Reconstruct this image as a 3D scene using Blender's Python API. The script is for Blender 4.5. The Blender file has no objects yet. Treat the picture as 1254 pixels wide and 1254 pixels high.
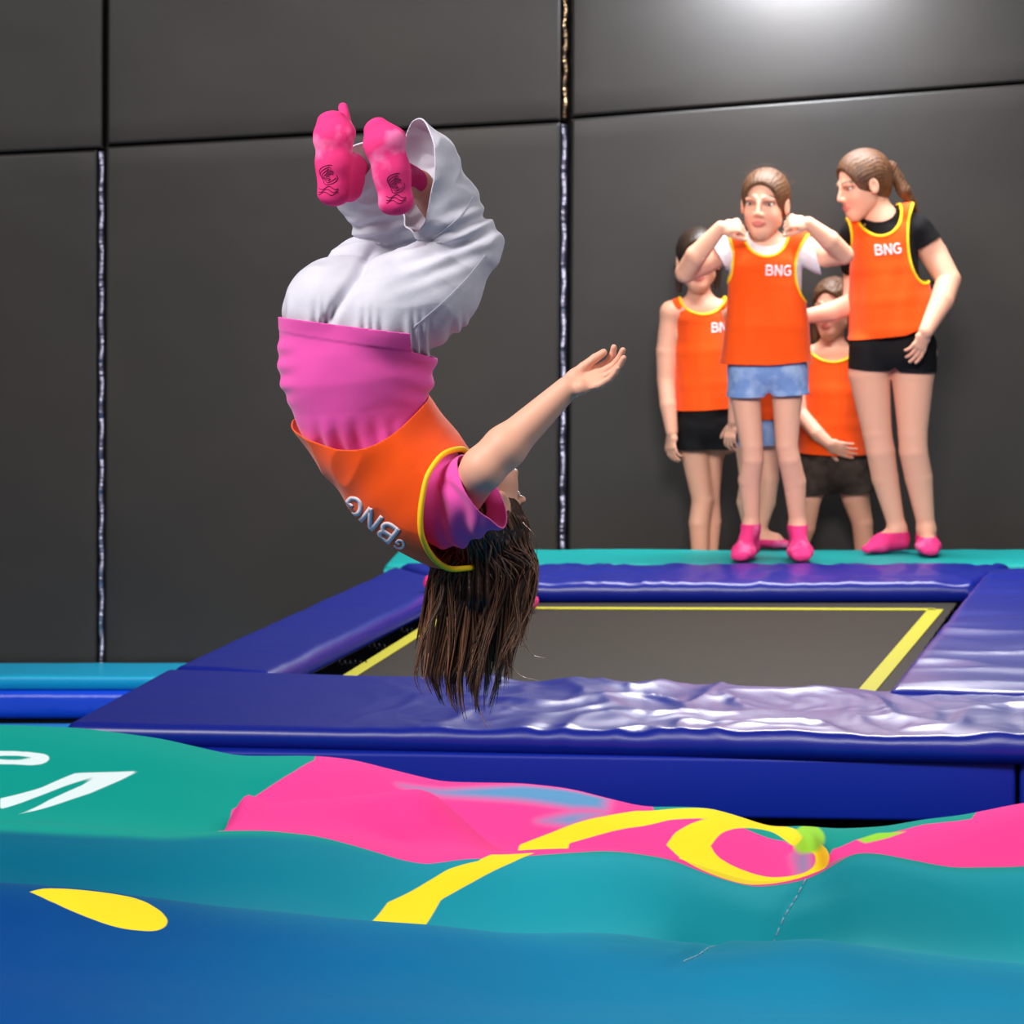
import bpy, bmesh, math
import numpy as np
from mathutils import Vector, Matrix
from mathutils.bvhtree import BVHTree

# ------------------------------------------------------------------ camera, world, lights
scene = bpy.context.scene
COL = scene.collection
F, HC, CX, CY = 4500.0, 1.72, 627.0, 130.0      # focal length in px, eye height, principal column, horizon row

cam_d = bpy.data.cameras.new('camera')
cam = bpy.data.objects.new('camera', cam_d); COL.objects.link(cam)
cam.location = (0, 0, HC); cam.rotation_euler = (math.pi/2, 0, 0)
cam_d.sensor_width = 36.0; cam_d.lens = 36.0*F/1254.0
cam_d.shift_y = -(627.0-CY)/1254.0
cam_d.clip_end = 100
cam_d.dof.use_dof = True; cam_d.dof.focus_distance = 7.6; cam_d.dof.aperture_fstop = 11.0
scene.camera = cam
scene.view_settings.view_transform = 'Standard'
scene.view_settings.look = 'None'
scene.view_settings.gamma = 1.0
scene.view_settings.exposure = 0.12
scene.view_settings.use_curve_mapping = False

world = bpy.data.worlds.new('world'); scene.world = world
world.use_nodes = True
world.node_tree.nodes['Background'].inputs[0].default_value = (0.94, 0.96, 1.0, 1)
world.node_tree.nodes['Background'].inputs[1].default_value = 0.15

def area(name, loc, target, sx, sy, power, color=(1, 1, 1)):
    d = bpy.data.lights.new(name, 'AREA'); d.shape = 'RECTANGLE'; d.size = sx; d.size_y = sy
    d.energy = power; d.color = color
    o = bpy.data.objects.new(name, d); COL.objects.link(o)
    o.location = loc
    o.rotation_euler = (Vector(target)-Vector(loc)).to_track_quat('-Z', 'Y').to_euler()
    return o
area('hall_light_key', (-3.3, 4.9, 4.9), (0.0, 8.6, 0.6), 2.2, 2.2, 400, (1.0, 0.97, 0.94))
area('fill_light_side', (3.6, 6.0, 4.2), (0.4, 11.0, 0.2), 2.0, 2.0, 90, (1.0, 0.98, 0.95))  # added fill from the front right, not a fitting of the hall
area('ceiling_light_back', (1.25, 13.9, 2.75), (0.9, 10.6, 0.0), 1.9, 0.5, 190, (1.0, 0.96, 0.92))
area('wall_light', (1.17, 14.58, 2.40), (1.17, 14.90, 2.12), 0.6, 0.12, 58, (0.88, 0.93, 1.0))
front = area('fill_light_front', (0.6, 6.4, 3.9), (1.0, 14.0, 0.7), 1.4, 1.4, 48, (1.0, 0.95, 0.90)); front.data.spread = math.radians(70)  # narrow fill added to brighten the standing girls from the front

# ------------------------------------------------------------------ small maths
def P(px, py, Y):
    """pixel column and row at depth Y -> world point"""
    return np.array([(px-CX)/F*Y, Y, HC-(py-CY)/F*Y])
def GZ(px, py, z):
    """pixel on the horizontal plane at height z -> world point"""
    Y = F*(HC-z)/(py-CY)
    return np.array([(px-CX)/F*Y, Y, z])
def nrm(v):
    v = np.asarray(v, float); return v/np.linalg.norm(v)
def srgb(r, g, b):
    def c(u):
        u /= 255.0
        return u/12.92 if u <= 0.04045 else ((u+0.055)/1.055)**2.4
    return (c(r), c(g), c(b), 1.0)

_rng = np.random.RandomState(7)
_perm = _rng.permutation(256); _perm = np.concatenate([_perm, _perm, _perm])
_grad = _rng.randn(256, 3); _grad /= np.linalg.norm(_grad, axis=1)[:, None]
def perlin(p):
    p = np.asarray(p, float)
    if p.shape[1] == 2: p = np.column_stack([p, np.full(len(p), 0.37)])
    i = np.floor(p).astype(int); f = p-i; i &= 255
    u = f*f*f*(f*(f*6-15)+10)
    out = 0
    for dx in (0, 1):
        for dy in (0, 1):
            for dz in (0, 1):
                h = _perm[_perm[_perm[(i[:, 0]+dx) & 255]+((i[:, 1]+dy) & 255)]+((i[:, 2]+dz) & 255)]
                g = _grad[h]
                d = g[:, 0]*(f[:, 0]-dx)+g[:, 1]*(f[:, 1]-dy)+g[:, 2]*(f[:, 2]-dz)
                w = (u[:, 0] if dx else 1-u[:, 0])*(u[:, 1] if dy else 1-u[:, 1])*(u[:, 2] if dz else 1-u[:, 2])
                out = out+w*d
    return out
def sstep(a, b, x):
    t = np.clip((x-a)/(b-a), 0, 1); return t*t*(3-2*t)

# ------------------------------------------------------------------ objects
def tag(o, label=None, cat=None, group=None, kind=None):
    if label: o['label'] = label
    if cat: o['category'] = cat
    if group: o['group'] = group
    if kind: o['kind'] = kind
    return o
def empty(name, loc, label=None, cat=None, group=None, kind=None):
    o = bpy.data.objects.new(name, None); COL.objects.link(o); o.location = tuple(loc)
    o.empty_display_size = 0.1
    return tag(o, label, cat, group, kind)
def obj(name, V, Fc, mat, parent=None, smooth=True, colors=None, attrs=None, solid=0.0, offset=1.0, mats=None, midx=None, subsurf=0):
    V = np.asarray(V, float)
    base = np.zeros(3)
    if parent is not None:
        q = parent
        while q is not None:
            base = base+np.array(q.location); q = q.parent
    me = bpy.data.meshes.new(name)
    me.from_pydata((V-base).tolist(), [], [list(map(int, f)) for f in Fc])
    me.validate()
    for m in (mats or [mat]): me.materials.append(m)
    if smooth: me.polygons.foreach_set('use_smooth', [True]*len(me.polygons))
    if midx is not None: me.polygons.foreach_set('material_index', [int(i) for i in midx])
    if colors is not None:
        a = me.attributes.new('tint', 'FLOAT_COLOR', 'POINT')
        c = np.ones((len(V), 4)); c[:, :3] = colors[:, :3]
        a.data.foreach_set('color', c.ravel())
    for k, v in (attrs or {}).items():
        a = me.attributes.new(k, 'FLOAT', 'POINT'); a.data.foreach_set('value', np.asarray(v, float))
    me.update()
    o = bpy.data.objects.new(name, me); COL.objects.link(o)
    if parent is not None: o.parent = parent
    if solid:
        m = o.modifiers.new('thickness', 'SOLIDIFY'); m.thickness = solid; m.offset = offset
    if subsurf:
        m = o.modifiers.new('smooth', 'SUBSURF'); m.levels = m.render_levels = subsurf
    return o

# ------------------------------------------------------------------ materials
def new_mat(name):
    m = bpy.data.materials.new(name); m.use_nodes = True
    return m, m.node_tree.nodes, m.node_tree.links, m.node_tree.nodes['Principled BSDF']
def noise_bump(n, l, b, scale, strength, dist, detail=4, stretch=None, coord='Object'):
    tc = n.new('ShaderNodeTexCoord'); mp = n.new('ShaderNodeMapping')
    l.new(tc.outputs[coord], mp.inputs[0])
    if stretch: mp.inputs['Scale'].default_value = stretch
    t = n.new('ShaderNodeTexNoise'); t.inputs['Scale'].default_value = scale; t.inputs['Detail'].default_value = detail
    l.new(mp.outputs[0], t.inputs['Vector'])
    bp = n.new('ShaderNodeBump'); bp.inputs['Strength'].default_value = strength; bp.inputs['Distance'].default_value = dist
    l.new(t.outputs[0], bp.inputs['Height'])
    return t, bp
def mat(name, color, rough=0.6, spec=0.5, bump=None, vary=None, metal=0.0, sheen=0.0, coat=0.0, sss=0.0):
    m, n, l, b = new_mat(name)
    b.inputs['Base Color'].default_value = color
    b.inputs['Roughness'].default_value = rough
    b.inputs['Specular IOR Level'].default_value = spec
    b.inputs['Metallic'].default_value = metal
    if sheen: b.inputs['Sheen Weight'].default_value = sheen
    if coat: b.inputs['Coat Weight'].default_value = coat; b.inputs['Coat Roughness'].default_value = 0.25
    if sss:
        b.inputs['Subsurface Weight'].default_value = sss
        b.inputs['Subsurface Radius'].default_value = (0.012, 0.005, 0.003); b.inputs['Subsurface Scale'].default_value = 1.0
    if bump:
        last = None
        for bm in (bump if isinstance(bump, list) else [bump]):
            t, bp = noise_bump(n, l, b, *bm)
            if last is not None: l.new(last.outputs[0], bp.inputs['Normal'])
            last = bp
        l.new(last.outputs[0], b.inputs['Normal'])
    if vary:
        sc, c2, lo, hi = vary[:4]
        tc = n.new('ShaderNodeTexCoord'); t = n.new('ShaderNodeTexNoise'); t.inputs['Scale'].default_value = sc
        t.inputs['Detail'].default_value = 3
        mp = n.new('ShaderNodeMapping'); l.new(tc.outputs['Object'], mp.inputs[0])
        if len(vary) > 4: mp.inputs['Scale'].default_value = vary[4]
        l.new(mp.outputs[0], t.inputs['Vector'])
        mr = n.new('ShaderNodeMapRange'); mr.inputs[1].default_value = lo; mr.inputs[2].default_value = hi
        l.new(t.outputs[0], mr.inputs[0])
        mx = n.new('ShaderNodeMix'); mx.data_type = 'RGBA'
        mx.inputs[6].default_value = color; mx.inputs[7].default_value = c2
        l.new(mr.outputs[0], mx.inputs[0]); l.new(mx.outputs[2], b.inputs['Base Color'])
    return m
def tint_mat(name, rough, spec, sss=0.0, bump=None):
    m = mat(name, (1, 1, 1, 1), rough, spec, bump=bump, sss=sss)
    n, l = m.node_tree.nodes, m.node_tree.links
    a = n.new('ShaderNodeAttribute'); a.attribute_name = 'tint'
    l.new(a.outputs['Color'], n['Principled BSDF'].inputs['Base Color'])
    return m

M_wall = mat('wall_vinyl', srgb(46, 44, 43), 0.45, 0.35, bump=[(900, 0.12, 0.002), (3.0, 0.25, 0.01)], vary=(1.2, srgb(52, 48, 45), 0.35, 0.7))
M_gap = mat('wall_backing', srgb(14, 14, 17), 0.8, 0.2)
M_foil = mat('foil_strip', srgb(170, 170, 196), 0.45, 0.5, bump=(9, 0.6, 0.03, 2, (1, 1, 4)), metal=1.0)
M_foil_glint = mat('foil_strip_warm_glint', srgb(200, 172, 140), 0.25, 0.5, bump=(9, 1.0, 0.03, 2, (1, 1, 4)), metal=1.0)  # warm reflections on the upper strip, put into the foil colour
M_blue = mat('blue_vinyl', srgb(6, 26, 130), 0.33, 0.45, bump=[(500, 0.05, 0.001), (14, 0.12, 0.006)])
M_blue_d = mat('blue_vinyl_matt', srgb(2, 30, 142), 0.5, 0.25, bump=(20, 0.08, 0.004))
M_turq = mat('turquoise_vinyl', srgb(8, 150, 150), 0.55, 0.25, bump=(16, 0.12, 0.006))
M_cyan = mat('cyan_vinyl', srgb(20, 170, 215), 0.4, 0.4, bump=(16, 0.1, 0.006))
M_lblue = mat('light_blue_vinyl', srgb(40, 140, 225), 0.45, 0.4)
M_rblue = mat('royal_blue_vinyl', srgb(10, 70, 215), 0.3, 0.5, bump=(14, 0.25, 0.01))
M_black = mat('black_frame', srgb(14, 14, 16), 0.6, 0.3)
M_floor = mat('dark_floor', srgb(26, 26, 30), 0.7, 0.3, vary=(6, srgb(34, 34, 38), 0.4, 0.6))
M_yellow_web = mat('yellow_webbing', srgb(172, 168, 40), 0.7, 0.3, bump=(400, 0.2, 0.001))
def mesh_mat():
    m, n, l, b = new_mat('jump_mesh')
    tc = n.new('ShaderNodeTexCoord'); mp = n.new('ShaderNodeMapping'); l.new(tc.outputs['Object'], mp.inputs[0])
    mp.inputs['Rotation'].default_value = (0, 0, math.radians(-12))
    w1 = n.new('ShaderNodeTexWave'); w1.inputs['Scale'].default_value = 28; w1.bands_direction = 'X'
    l.new(mp.outputs[0], w1.inputs[0])
    w2 = n.new('ShaderNodeTexWave'); w2.inputs['Scale'].default_value = 20; w2.bands_direction = 'Y'
    l.new(mp.outputs[0], w2.inputs[0])
    mx = n.new('ShaderNodeMath'); mx.operation = 'MULTIPLY'; l.new(w1.outputs[1], mx.inputs[0]); l.new(w2.outputs[1], mx.inputs[1])
    r = n.new('ShaderNodeValToRGB'); r.color_ramp.elements[0].color = srgb(44, 41, 38); r.color_ramp.elements[1].color = srgb(62, 57, 52)
    l.new(mx.outputs[0], r.inputs[0]); l.new(r.outputs[0], b.inputs[0])
    b.inputs['Roughness'].default_value = 0.75; b.inputs['Specular IOR Level'].default_value = 0.15
    bp = n.new('ShaderNodeBump'); bp.inputs['Strength'].default_value = 0.3; bp.inputs['Distance'].default_value = 0.002
    l.new(mx.outputs[0], bp.inputs['Height']); l.new(bp.outputs[0], b.inputs['Normal'])
    return m
M_mesh = mesh_mat()

M_skin = tint_mat('skin', 0.5, 0.35, sss=0.12)
M_eye = tint_mat('eye', 0.15, 0.5)
M_orange = mat('orange_mesh_cloth', srgb(255, 84, 4), 0.75, 0.2, bump=[(700, 0.1, 0.001), (9, 0.2, 0.012)], sheen=0.15)
M_piping = mat('yellow_piping', srgb(255, 205, 30), 0.6, 0.3)
M_pink = mat('pink_cotton', srgb(236, 84, 176), 0.8, 0.2, bump=[(600, 0.1, 0.001), (11, 0.15, 0.01)], sheen=0.2)
M_white = mat('white_cotton', srgb(232, 228, 236), 0.8, 0.2, bump=[(14, 0.3, 0.012)])
M_black_c = mat('black_cotton', srgb(20, 19, 22), 0.8, 0.2, bump=[(14, 0.3, 0.012)])
M_brown_c = mat('dark_brown_cotton', srgb(44, 36, 34), 0.8, 0.2, vary=(14, srgb(66, 56, 50), 0.4, 0.6))
M_jean_p = mat('pale_denim', srgb(205, 203, 216), 0.8, 0.2, bump=[(500, 0.1, 0.001), (10, 0.3, 0.014)], vary=(14, srgb(196, 195, 208), 0.4, 0.65))
M_jean_b = mat('blue_denim', srgb(120, 150, 205), 0.8, 0.2, bump=[(300, 0.2, 0.001), (16, 0.3, 0.012)], vary=(16, srgb(160, 182, 222), 0.45, 0.65))
M_sock = mat('pink_sock_knit', srgb(238, 58, 130), 0.85, 0.2, bump=(500, 0.3, 0.001), vary=(13, srgb(246, 120, 175), 0.55, 0.68))
M_print = mat('dark_sock_print', srgb(110, 30, 70), 0.7, 0.2)
M_letter = mat('white_print', srgb(238, 225, 232), 0.6, 0.3)
def hair_mat(name, c1, c2, rough=0.38, sc=(60, 60, 6)):
    return mat(name, c1, rough, 0.5, bump=(3, 0.4, 0.004, 3, sc), vary=(3, c2, 0.35, 0.7, sc))
M_hair_d = hair_mat('dark_brown_hair', srgb(46, 27, 19), srgb(78, 48, 33))
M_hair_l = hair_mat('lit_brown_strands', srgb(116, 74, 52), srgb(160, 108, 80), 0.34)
M_hair_m = hair_mat('brown_hair', srgb(70, 43, 27), srgb(112, 76, 48), 0.5)
M_hair_k = hair_mat('near_black_hair', srgb(38, 28, 22), srgb(64, 48, 38))

# ------------------------------------------------------------------ signed distance shapes
def cone(a, b, ra, rb):
    a = np.asarray(a, float); b = np.asarray(b, float); ba = b-a; L2 = ba@ba+1e-12
    def f(p):
        pa = p-a; t = np.clip(pa@ba/L2, 0, 1)
        return np.linalg.norm(pa-t[:, None]*ba, axis=1)-(ra+(rb-ra)*t)
    f.box = (np.minimum(a-ra, b-rb), np.maximum(a+ra, b+rb)); return f
def ell(c, r, R=None):
    c = np.asarray(c, float); r = np.asarray(r, float); R = np.eye(3) if R is None else np.asarray(R)   # rows of R: local axes
    def f(p):
        q = (p-c)@R.T
        k0 = np.linalg.norm(q/r, axis=1); k1 = np.linalg.norm(q/(r*r), axis=1)+1e-9
        return k0*(k0-1)/k1
    m = r.max(); f.box = (c-m, c+m); return f
def ball(c, r): return cone(c, np.asarray(c, float)+1e-5, r, r)
def ecap(a, b, ra, rb, side):
    """tapering capsule of elliptical section: ra, rb = (half width along side, half depth)"""
    a = np.asarray(a, float); b = np.asarray(b, float); ba = b-a; L = np.linalg.norm(ba); ax = ba/L
    s = np.asarray(side, float); s = nrm(s-ax*(s@ax)); o = np.cross(ax, s)
    def f(p):
        pa = p-a; t = np.clip(pa@ax/L, 0, 1); q = pa-(t*L)[:, None]*ax
        w = ra[0]+(rb[0]-ra[0])*t; d = ra[1]+(rb[1]-ra[1])*t; m = np.minimum(w, d)
        x, y, z = q@s, q@o, q@ax
        k0 = np.sqrt((x/w)**2+(y/d)**2+(z/m)**2)+1e-9
        k1 = np.sqrt((x/w**2)**2+(y/d**2)**2+(z/m**2)**2)+1e-9
        return k0*(k0-1)/k1
    m = max(ra+rb); f.box = (np.minimum(a, b)-m, np.maximum(a, b)+m); return f
def U(k, *fs):
    fs = [x for x in fs if x is not None]
    def f(p):
        d = fs[0](p); lo = p.min(0); hi = p.max(0)
        for g in fs[1:]:
            gap = np.linalg.norm(np.maximum(0, np.maximum(g.box[0]-hi, lo-g.box[1])))
            if gap > d.max()+k+.01: continue
            e = g(p)
            if k > 0:
                h = np.maximum(k-np.abs(d-e), 0)/k; d = np.minimum(d, e)-h*h*k*0.25
            else: d = np.minimum(d, e)
        return d
    f.box = (np.min([g.box[0] for g in fs], axis=0), np.max([g.box[1] for g in fs], axis=0)); return f
def cut(k, f0, g0):
    """f0 minus g0, smooth"""
    def f(p):
        d, e = f0(p), -g0(p)
        h = np.maximum(k-np.abs(d-e), 0)/k; return np.maximum(d, e)+h*h*k*0.25
    f.box = f0.box; return f
def displaced(f0, fn, pad=0.02):
    def f(p): return f0(p)-fn(p)
    f.box = (f0.box[0]-pad, f0.box[1]+pad); return f
def plane_fn(point, normal):
    point = np.asarray(point, float); normal = nrm(normal)
    return lambda p: (p-point)@normal

def mesh_sdf(f, h):
    B = 8; lo = f.box[0]-3*h; hi = f.box[1]+3*h
    nb = np.ceil((hi-lo)/(h*B)).astype(int); N = nb*B+1
    bi = np.stack(np.meshgrid(*[np.arange(n) for n in nb], indexing='ij'), -1).reshape(-1, 3)
    dc = np.concatenate([f(lo+(q*B+B/2)*h) for q in np.array_split(bi, max(1, len(bi)//3000))])
    keep = np.abs(dc) < B*h*0.87*1.6
    vol = np.empty(N, np.float32)
    big = np.where(dc < 0, -1.0, 1.0).reshape(nb)
    vol[:-1, :-1, :-1] = np.repeat(np.repeat(np.repeat(big, B, 0), B, 1), B, 2)
    vol[-1] = 1; vol[:, -1] = 1; vol[:, :, -1] = 1
    off = np.stack(np.meshgrid(*[np.arange(B+1)]*3, indexing='ij'), -1).reshape(-1, 3)
    kb = bi[keep]; kb = kb[np.lexsort((kb[:, 2], kb[:, 1], kb[:, 0]//2, kb[:, 2]//3))]
    for s in range(0, len(kb), 48):
        idx = (kb[s:s+48, None, :]*B+off[None]).reshape(-1, 3)
        vol[idx[:, 0], idx[:, 1], idx[:, 2]] = f(lo+idx*h)
    S = vol < 0
    corners = [(i, j, k) for i in (0, 1) for j in (0, 1) for k in (0, 1)]
    sl = lambda A, c: A[c[0]:A.shape[0]-1+c[0], c[1]:A.shape[1]-1+c[1], c[2]:A.shape[2]-1+c[2]]
    cnt = sum(sl(S, c).astype(np.int8) for c in corners)
    cells = np.argwhere((cnt > 0) & (cnt < 8))
    acc = np.zeros((len(cells), 3)); num = np.zeros(len(cells))
    vals = {c: vol[cells[:, 0]+c[0], cells[:, 1]+c[1], cells[:, 2]+c[2]] for c in corners}
    for c in corners:
        for ax in range(3):
            if c[ax] == 0:
                d = list(c); d[ax] = 1; d = tuple(d)
                a, b = vals[c], vals[d]; x = (a < 0) != (b < 0)
                t = np.where(x, a/np.where(x, a-b, 1), 0)
                pt = np.array(c, float)[None]+np.zeros((len(cells), 3)); pt[:, ax] += t
                acc[x] += pt[x]; num[x] += 1
    V = lo+(cells+acc/num[:, None])*h
    cid = np.full(np.array(N)-1, -1, np.int64); cid[cells[:, 0], cells[:, 1], cells[:, 2]] = np.arange(len(cells))
    quads = []
    for ax in range(3):
        o1, o2 = [(1, 2), (2, 0), (0, 1)][ax]
        A = np.take(S, range(N[ax]-1), ax); Bv = np.take(S, range(1, N[ax]), ax)
        e = np.argwhere(A != Bv); e = e[(e[:, o1] > 0) & (e[:, o2] > 0) & (e[:, o1] < N[o1]-1) & (e[:, o2] < N[o2]-1)]
        ins = S[e[:, 0], e[:, 1], e[:, 2]]
        def cell(d1, d2):
            q = e.copy(); q[:, o1] -= d1; q[:, o2] -= d2; return cid[q[:, 0], q[:, 1], q[:, 2]]
        q = np.stack([cell(1, 1), cell(0, 1), cell(0, 0), cell(1, 0)], 1)
        q[~ins] = q[~ins][:, ::-1]
        quads.append(q)
    Q = np.concatenate(quads); Q = Q[(Q >= 0).all(1)]
    return V, Q
def vnormals(V, Fc):
    Fc = np.asarray(Fc); n = np.cross(V[Fc[:, 1]]-V[Fc[:, 0]], V[Fc[:, 2]]-V[Fc[:, 0]])
    N = np.zeros_like(V)
    for k in range(Fc.shape[1]): np.add.at(N, Fc[:, k], n)
    return N/(np.linalg.norm(N, axis=1)[:, None]+1e-12)
def relax(V, Fc, it=2, lam=0.5):
    Fc = np.asarray(Fc); m = Fc.shape[1]
    E = np.concatenate([Fc[:, [k, (k+1) % m]] for k in range(m)])
    for _ in range(it):
        S = np.zeros_like(V); c = np.zeros(len(V))
        np.add.at(S, E[:, 0], V[E[:, 1]]); np.add.at(c, E[:, 0], 1)
        np.add.at(S, E[:, 1], V[E[:, 0]]); np.add.at(c, E[:, 1], 1)
        V = V+lam*(S/np.maximum(c, 1)[:, None]-V)
    return V
def clip(V, Fc, fn):
    """keep the side where fn < 0, cutting triangles on the contour; returns V, tris, contour loops"""
    Fc = np.asarray(Fc)
    T = np.concatenate([Fc[:, [0, 1, 2]], Fc[:, [0, 2, 3]]]) if Fc.shape[1] == 4 else Fc
    d = fn(V); ins = d < 0; c = ins[T].sum(1)
    out = [T[c == 3]]; newV = []; cache = {}; base = len(V)
    def ep(a, b):
        k = (min(a, b), max(a, b))
        if k not in cache:
            t = d[k[0]]/(d[k[0]]-d[k[1]]); cache[k] = base+len(newV); newV.append(V[k[0]]+t*(V[k[1]]-V[k[0]]))
        return cache[k]
    add = []; segs = []
    for tri in T[(c == 1) | (c == 2)]:
        i = [int(x) for x in tri]; s = [bool(ins[x]) for x in i]
        if sum(s) == 1:
            k = s.index(True); a, b, e = i[k], i[(k+1) % 3], i[(k+2) % 3]
            p, q = ep(a, b), ep(a, e); add.append((a, p, q)); segs.append((p, q))
        else:
            k = s.index(False); a, b, e = i[k], i[(k+1) % 3], i[(k+2) % 3]
            p, q = ep(a, b), ep(a, e); add += [(p, b, e), (p, e, q)]; segs.append((q, p))
    V2 = np.concatenate([V, np.array(newV).reshape(-1, 3)]) if newV else V
    T2 = np.concatenate(out+[np.array(add, int).reshape(-1, 3)])
    nxt = {}
    for a, b in segs: nxt.setdefault(a, []).append(b)
    loops = []
    while nxt:
        a = next(iter(nxt)); L = [a]
        while L[-1] in nxt:
            b = nxt[L[-1]].pop()
            if not nxt[L[-1]]: del nxt[L[-1]]
            if b == L[0]: break
            L.append(b)
        loops.append(V2[L])
    used, inv = np.unique(T2, return_inverse=True)
    return V2[used], inv.reshape(-1, 3), [L for L in loops if len(L) > 12]
def smooth_loop(L, it=12, n=None):
    for _ in range(it): L = 0.5*L+0.25*np.roll(L, 1, 0)+0.25*np.roll(L, -1, 0)
    if n:
        C = np.vstack([L, L[:1]]); s = np.concatenate([[0], np.cumsum(np.linalg.norm(np.diff(C, axis=0), axis=1))])
        u = np.linspace(0, s[-1], n, endpoint=False); L = np.stack([np.interp(u, s, C[:, k]) for k in range(3)], 1)
    return L
def tube(path, r, closed=False, sides=8, flat=1.0):
    path = np.asarray(path, float); n = len(path); r = np.broadcast_to(np.asarray(r, float), (n,))
    if closed: T = np.roll(path, -1, 0)-np.roll(path, 1, 0)
    else: T = np.gradient(path, axis=0)
    T /= np.linalg.norm(T, axis=1)[:, None]+1e-12
    up = np.array([0.3, -0.9, 0.31])
    A = np.cross(T, up); A /= np.linalg.norm(A, axis=1)[:, None]+1e-9; Bn = np.cross(T, A)
    a = np.arange(sides)/sides*2*np.pi
    V = (path[:, None]+r[:, None, None]*(np.cos(a)[None, :, None]*A[:, None]+flat*np.sin(a)[None, :, None]*Bn[:, None])).reshape(-1, 3)
    Q = []
    for i in range(n if closed else n-1):
        j = (i+1) % n
        for k in range(sides): Q.append((i*sides+k, i*sides+(k+1) % sides, j*sides+(k+1) % sides, j*sides+k))
    if not closed: Q.append(tuple(range(sides-1, -1, -1))); Q.append(tuple((n-1)*sides+k for k in range(sides)))
    return V, Q
def merge(parts):
    Vs, Fs, b = [], [], 0
    for V, Fc in parts:
        Vs.append(V); Fs += [tuple(int(i)+b for i in f) for f in Fc]; b += len(V)
    return np.concatenate(Vs), Fs
def curve(pts, n=24):
    """Catmull-Rom through pts"""
    p = np.asarray(pts, float); p = np.vstack([2*p[0]-p[1], p, 2*p[-1]-p[-2]]); out = []
    m = len(p)-3
    for u in np.linspace(0, m-1e-6, n):
        i = int(u); t = u-i; a, b, c, d = p[i:i+4]
        out.append(0.5*((2*b)+(-a+c)*t+(2*a-5*b+4*c-d)*t*t+(-a+3*b-3*c+d)*t**3))
    return np.array(out)

# ------------------------------------------------------------------ cushions (pads, panels, blocks)
def cushion(c, normal, thick, r, disp=None, step=0.03):
    """c: four corners of the outer face, in order (s0t0, s1t0, s1t1, s0t1); rounded rim of radius r; disp(P) moves the face along the normal"""
    c = [np.asarray(x, float) for x in c]; nv = nrm(normal)
    L1 = 0.5*(np.linalg.norm(c[1]-c[0])+np.linalg.norm(c[2]-c[3])); L2 = 0.5*(np.linalg.norm(c[3]-c[0])+np.linalg.norm(c[2]-c[1]))
    def samples(L):
        e = r*(1-np.cos(np.linspace(0, np.pi/2, 6)))[:-1]
        return np.concatenate([e, np.linspace(r, L-r, max(2, int((L-2*r)/step))), L-e[::-1]])/L
    s, t = samples(L1), samples(L2)
    Sg, Tg = np.meshgrid(s, t, indexing='ij'); S1, T1 = Sg.ravel(), Tg.ravel()
    Pt = ((1-S1)*(1-T1))[:, None]*c[0]+(S1*(1-T1))[:, None]*c[1]+(S1*T1)[:, None]*c[2]+((1-S1)*T1)[:, None]*c[3]
    d1 = np.minimum(S1, 1-S1)*L1; d2 = np.minimum(T1, 1-T1)*L2
    a = np.clip(1-d1/r, 0, 1); b = np.clip(1-d2/r, 0, 1)
    drop = r*(1-np.sqrt(np.clip(1-np.minimum(a*a+b*b, 1), 0, 1)))
    V = Pt-drop[:, None]*nv
    if disp is not None:
        V = V+(disp(Pt)*np.clip(np.minimum(d1, d2)/r*0.8+0.25, 0, 1))[:, None]*nv
    ns, nt = len(s), len(t)
    Q = [(i*nt+j, (i+1)*nt+j, (i+1)*nt+j+1, i*nt+j+1) for i in range(ns-1) for j in range(nt-1)]
    rim = [i*nt for i in range(ns)]+[(ns-1)*nt+j for j in range(1, nt)]+[i*nt+nt-1 for i in range(ns-2, -1, -1)]+[j for j in range(nt-2, 0, -1)]
    b0 = len(V); V = np.vstack([V, (Pt-thick*nv)[rim]]); m = len(rim)
    Q += [(rim[k], b0+k, b0+(k+1) % m, rim[(k+1) % m]) for k in range(m)]
    Q.append(tuple(b0+k for k in range(m-1, -1, -1)))
    if np.dot(np.cross(c[1]-c[0], c[3]-c[0]), nv) < 0: Q = [q[::-1] for q in Q]
    return V, Q
def ridged(p, sc, warp=0.6, seed=0.0, stretch=(1, 1)):
    q = p[:, :2]*np.array(stretch)*sc+seed
    w = np.stack([perlin(q*0.8+3.1), perlin(q*0.8+9.7)], 1)
    return (1-2.2*np.abs(perlin(q+warp*w*2)))
# ================================================================== the hall
YW = 14.9
def ybox(name, x0, x1, y0, y1, z0, z1, m, parent=None):
    V, Q = cushion([(x0, y0, z1), (x1, y0, z1), (x1, y1, z1), (x0, y1, z1)], (0, 0, 1), z1-z0, 0.01, step=1.0)
    return obj(name, V, Q, m, parent, smooth=False)
tag(ybox('floor', -7, 7, -1, 15.2, -0.9, -0.78, M_floor), kind='structure')
wall = tag(ybox('wall_back', -7, 7, YW+0.07, YW+0.2, -0.78, 5.0, M_gap), kind='structure')
PANELS = [
    [(-900, 230), (118, 184), (118, 830), (-900, 830)],
    [(-900, -420), (128, -420), (125, 181), (-900, 227)],
    [(130, 180), (686, 150), (682, 830), (128, 830)],
    [(133, -420), (689, -420), (686, 147), (131, 177)],
    [(702, 147), (1254, 103), (1900, 52), (1900, 830), (698, 830)],
    [(705, -420), (1900, -420), (1900, 47), (1254, 98), (702, 142)],
]
PANELS[4] = [(700, 146), (1900, 53), (1900, 830), (695, 830)]
PANELS[5] = [(700, -420), (1900, -420), (1900, 50), (700, 143)]
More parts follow.
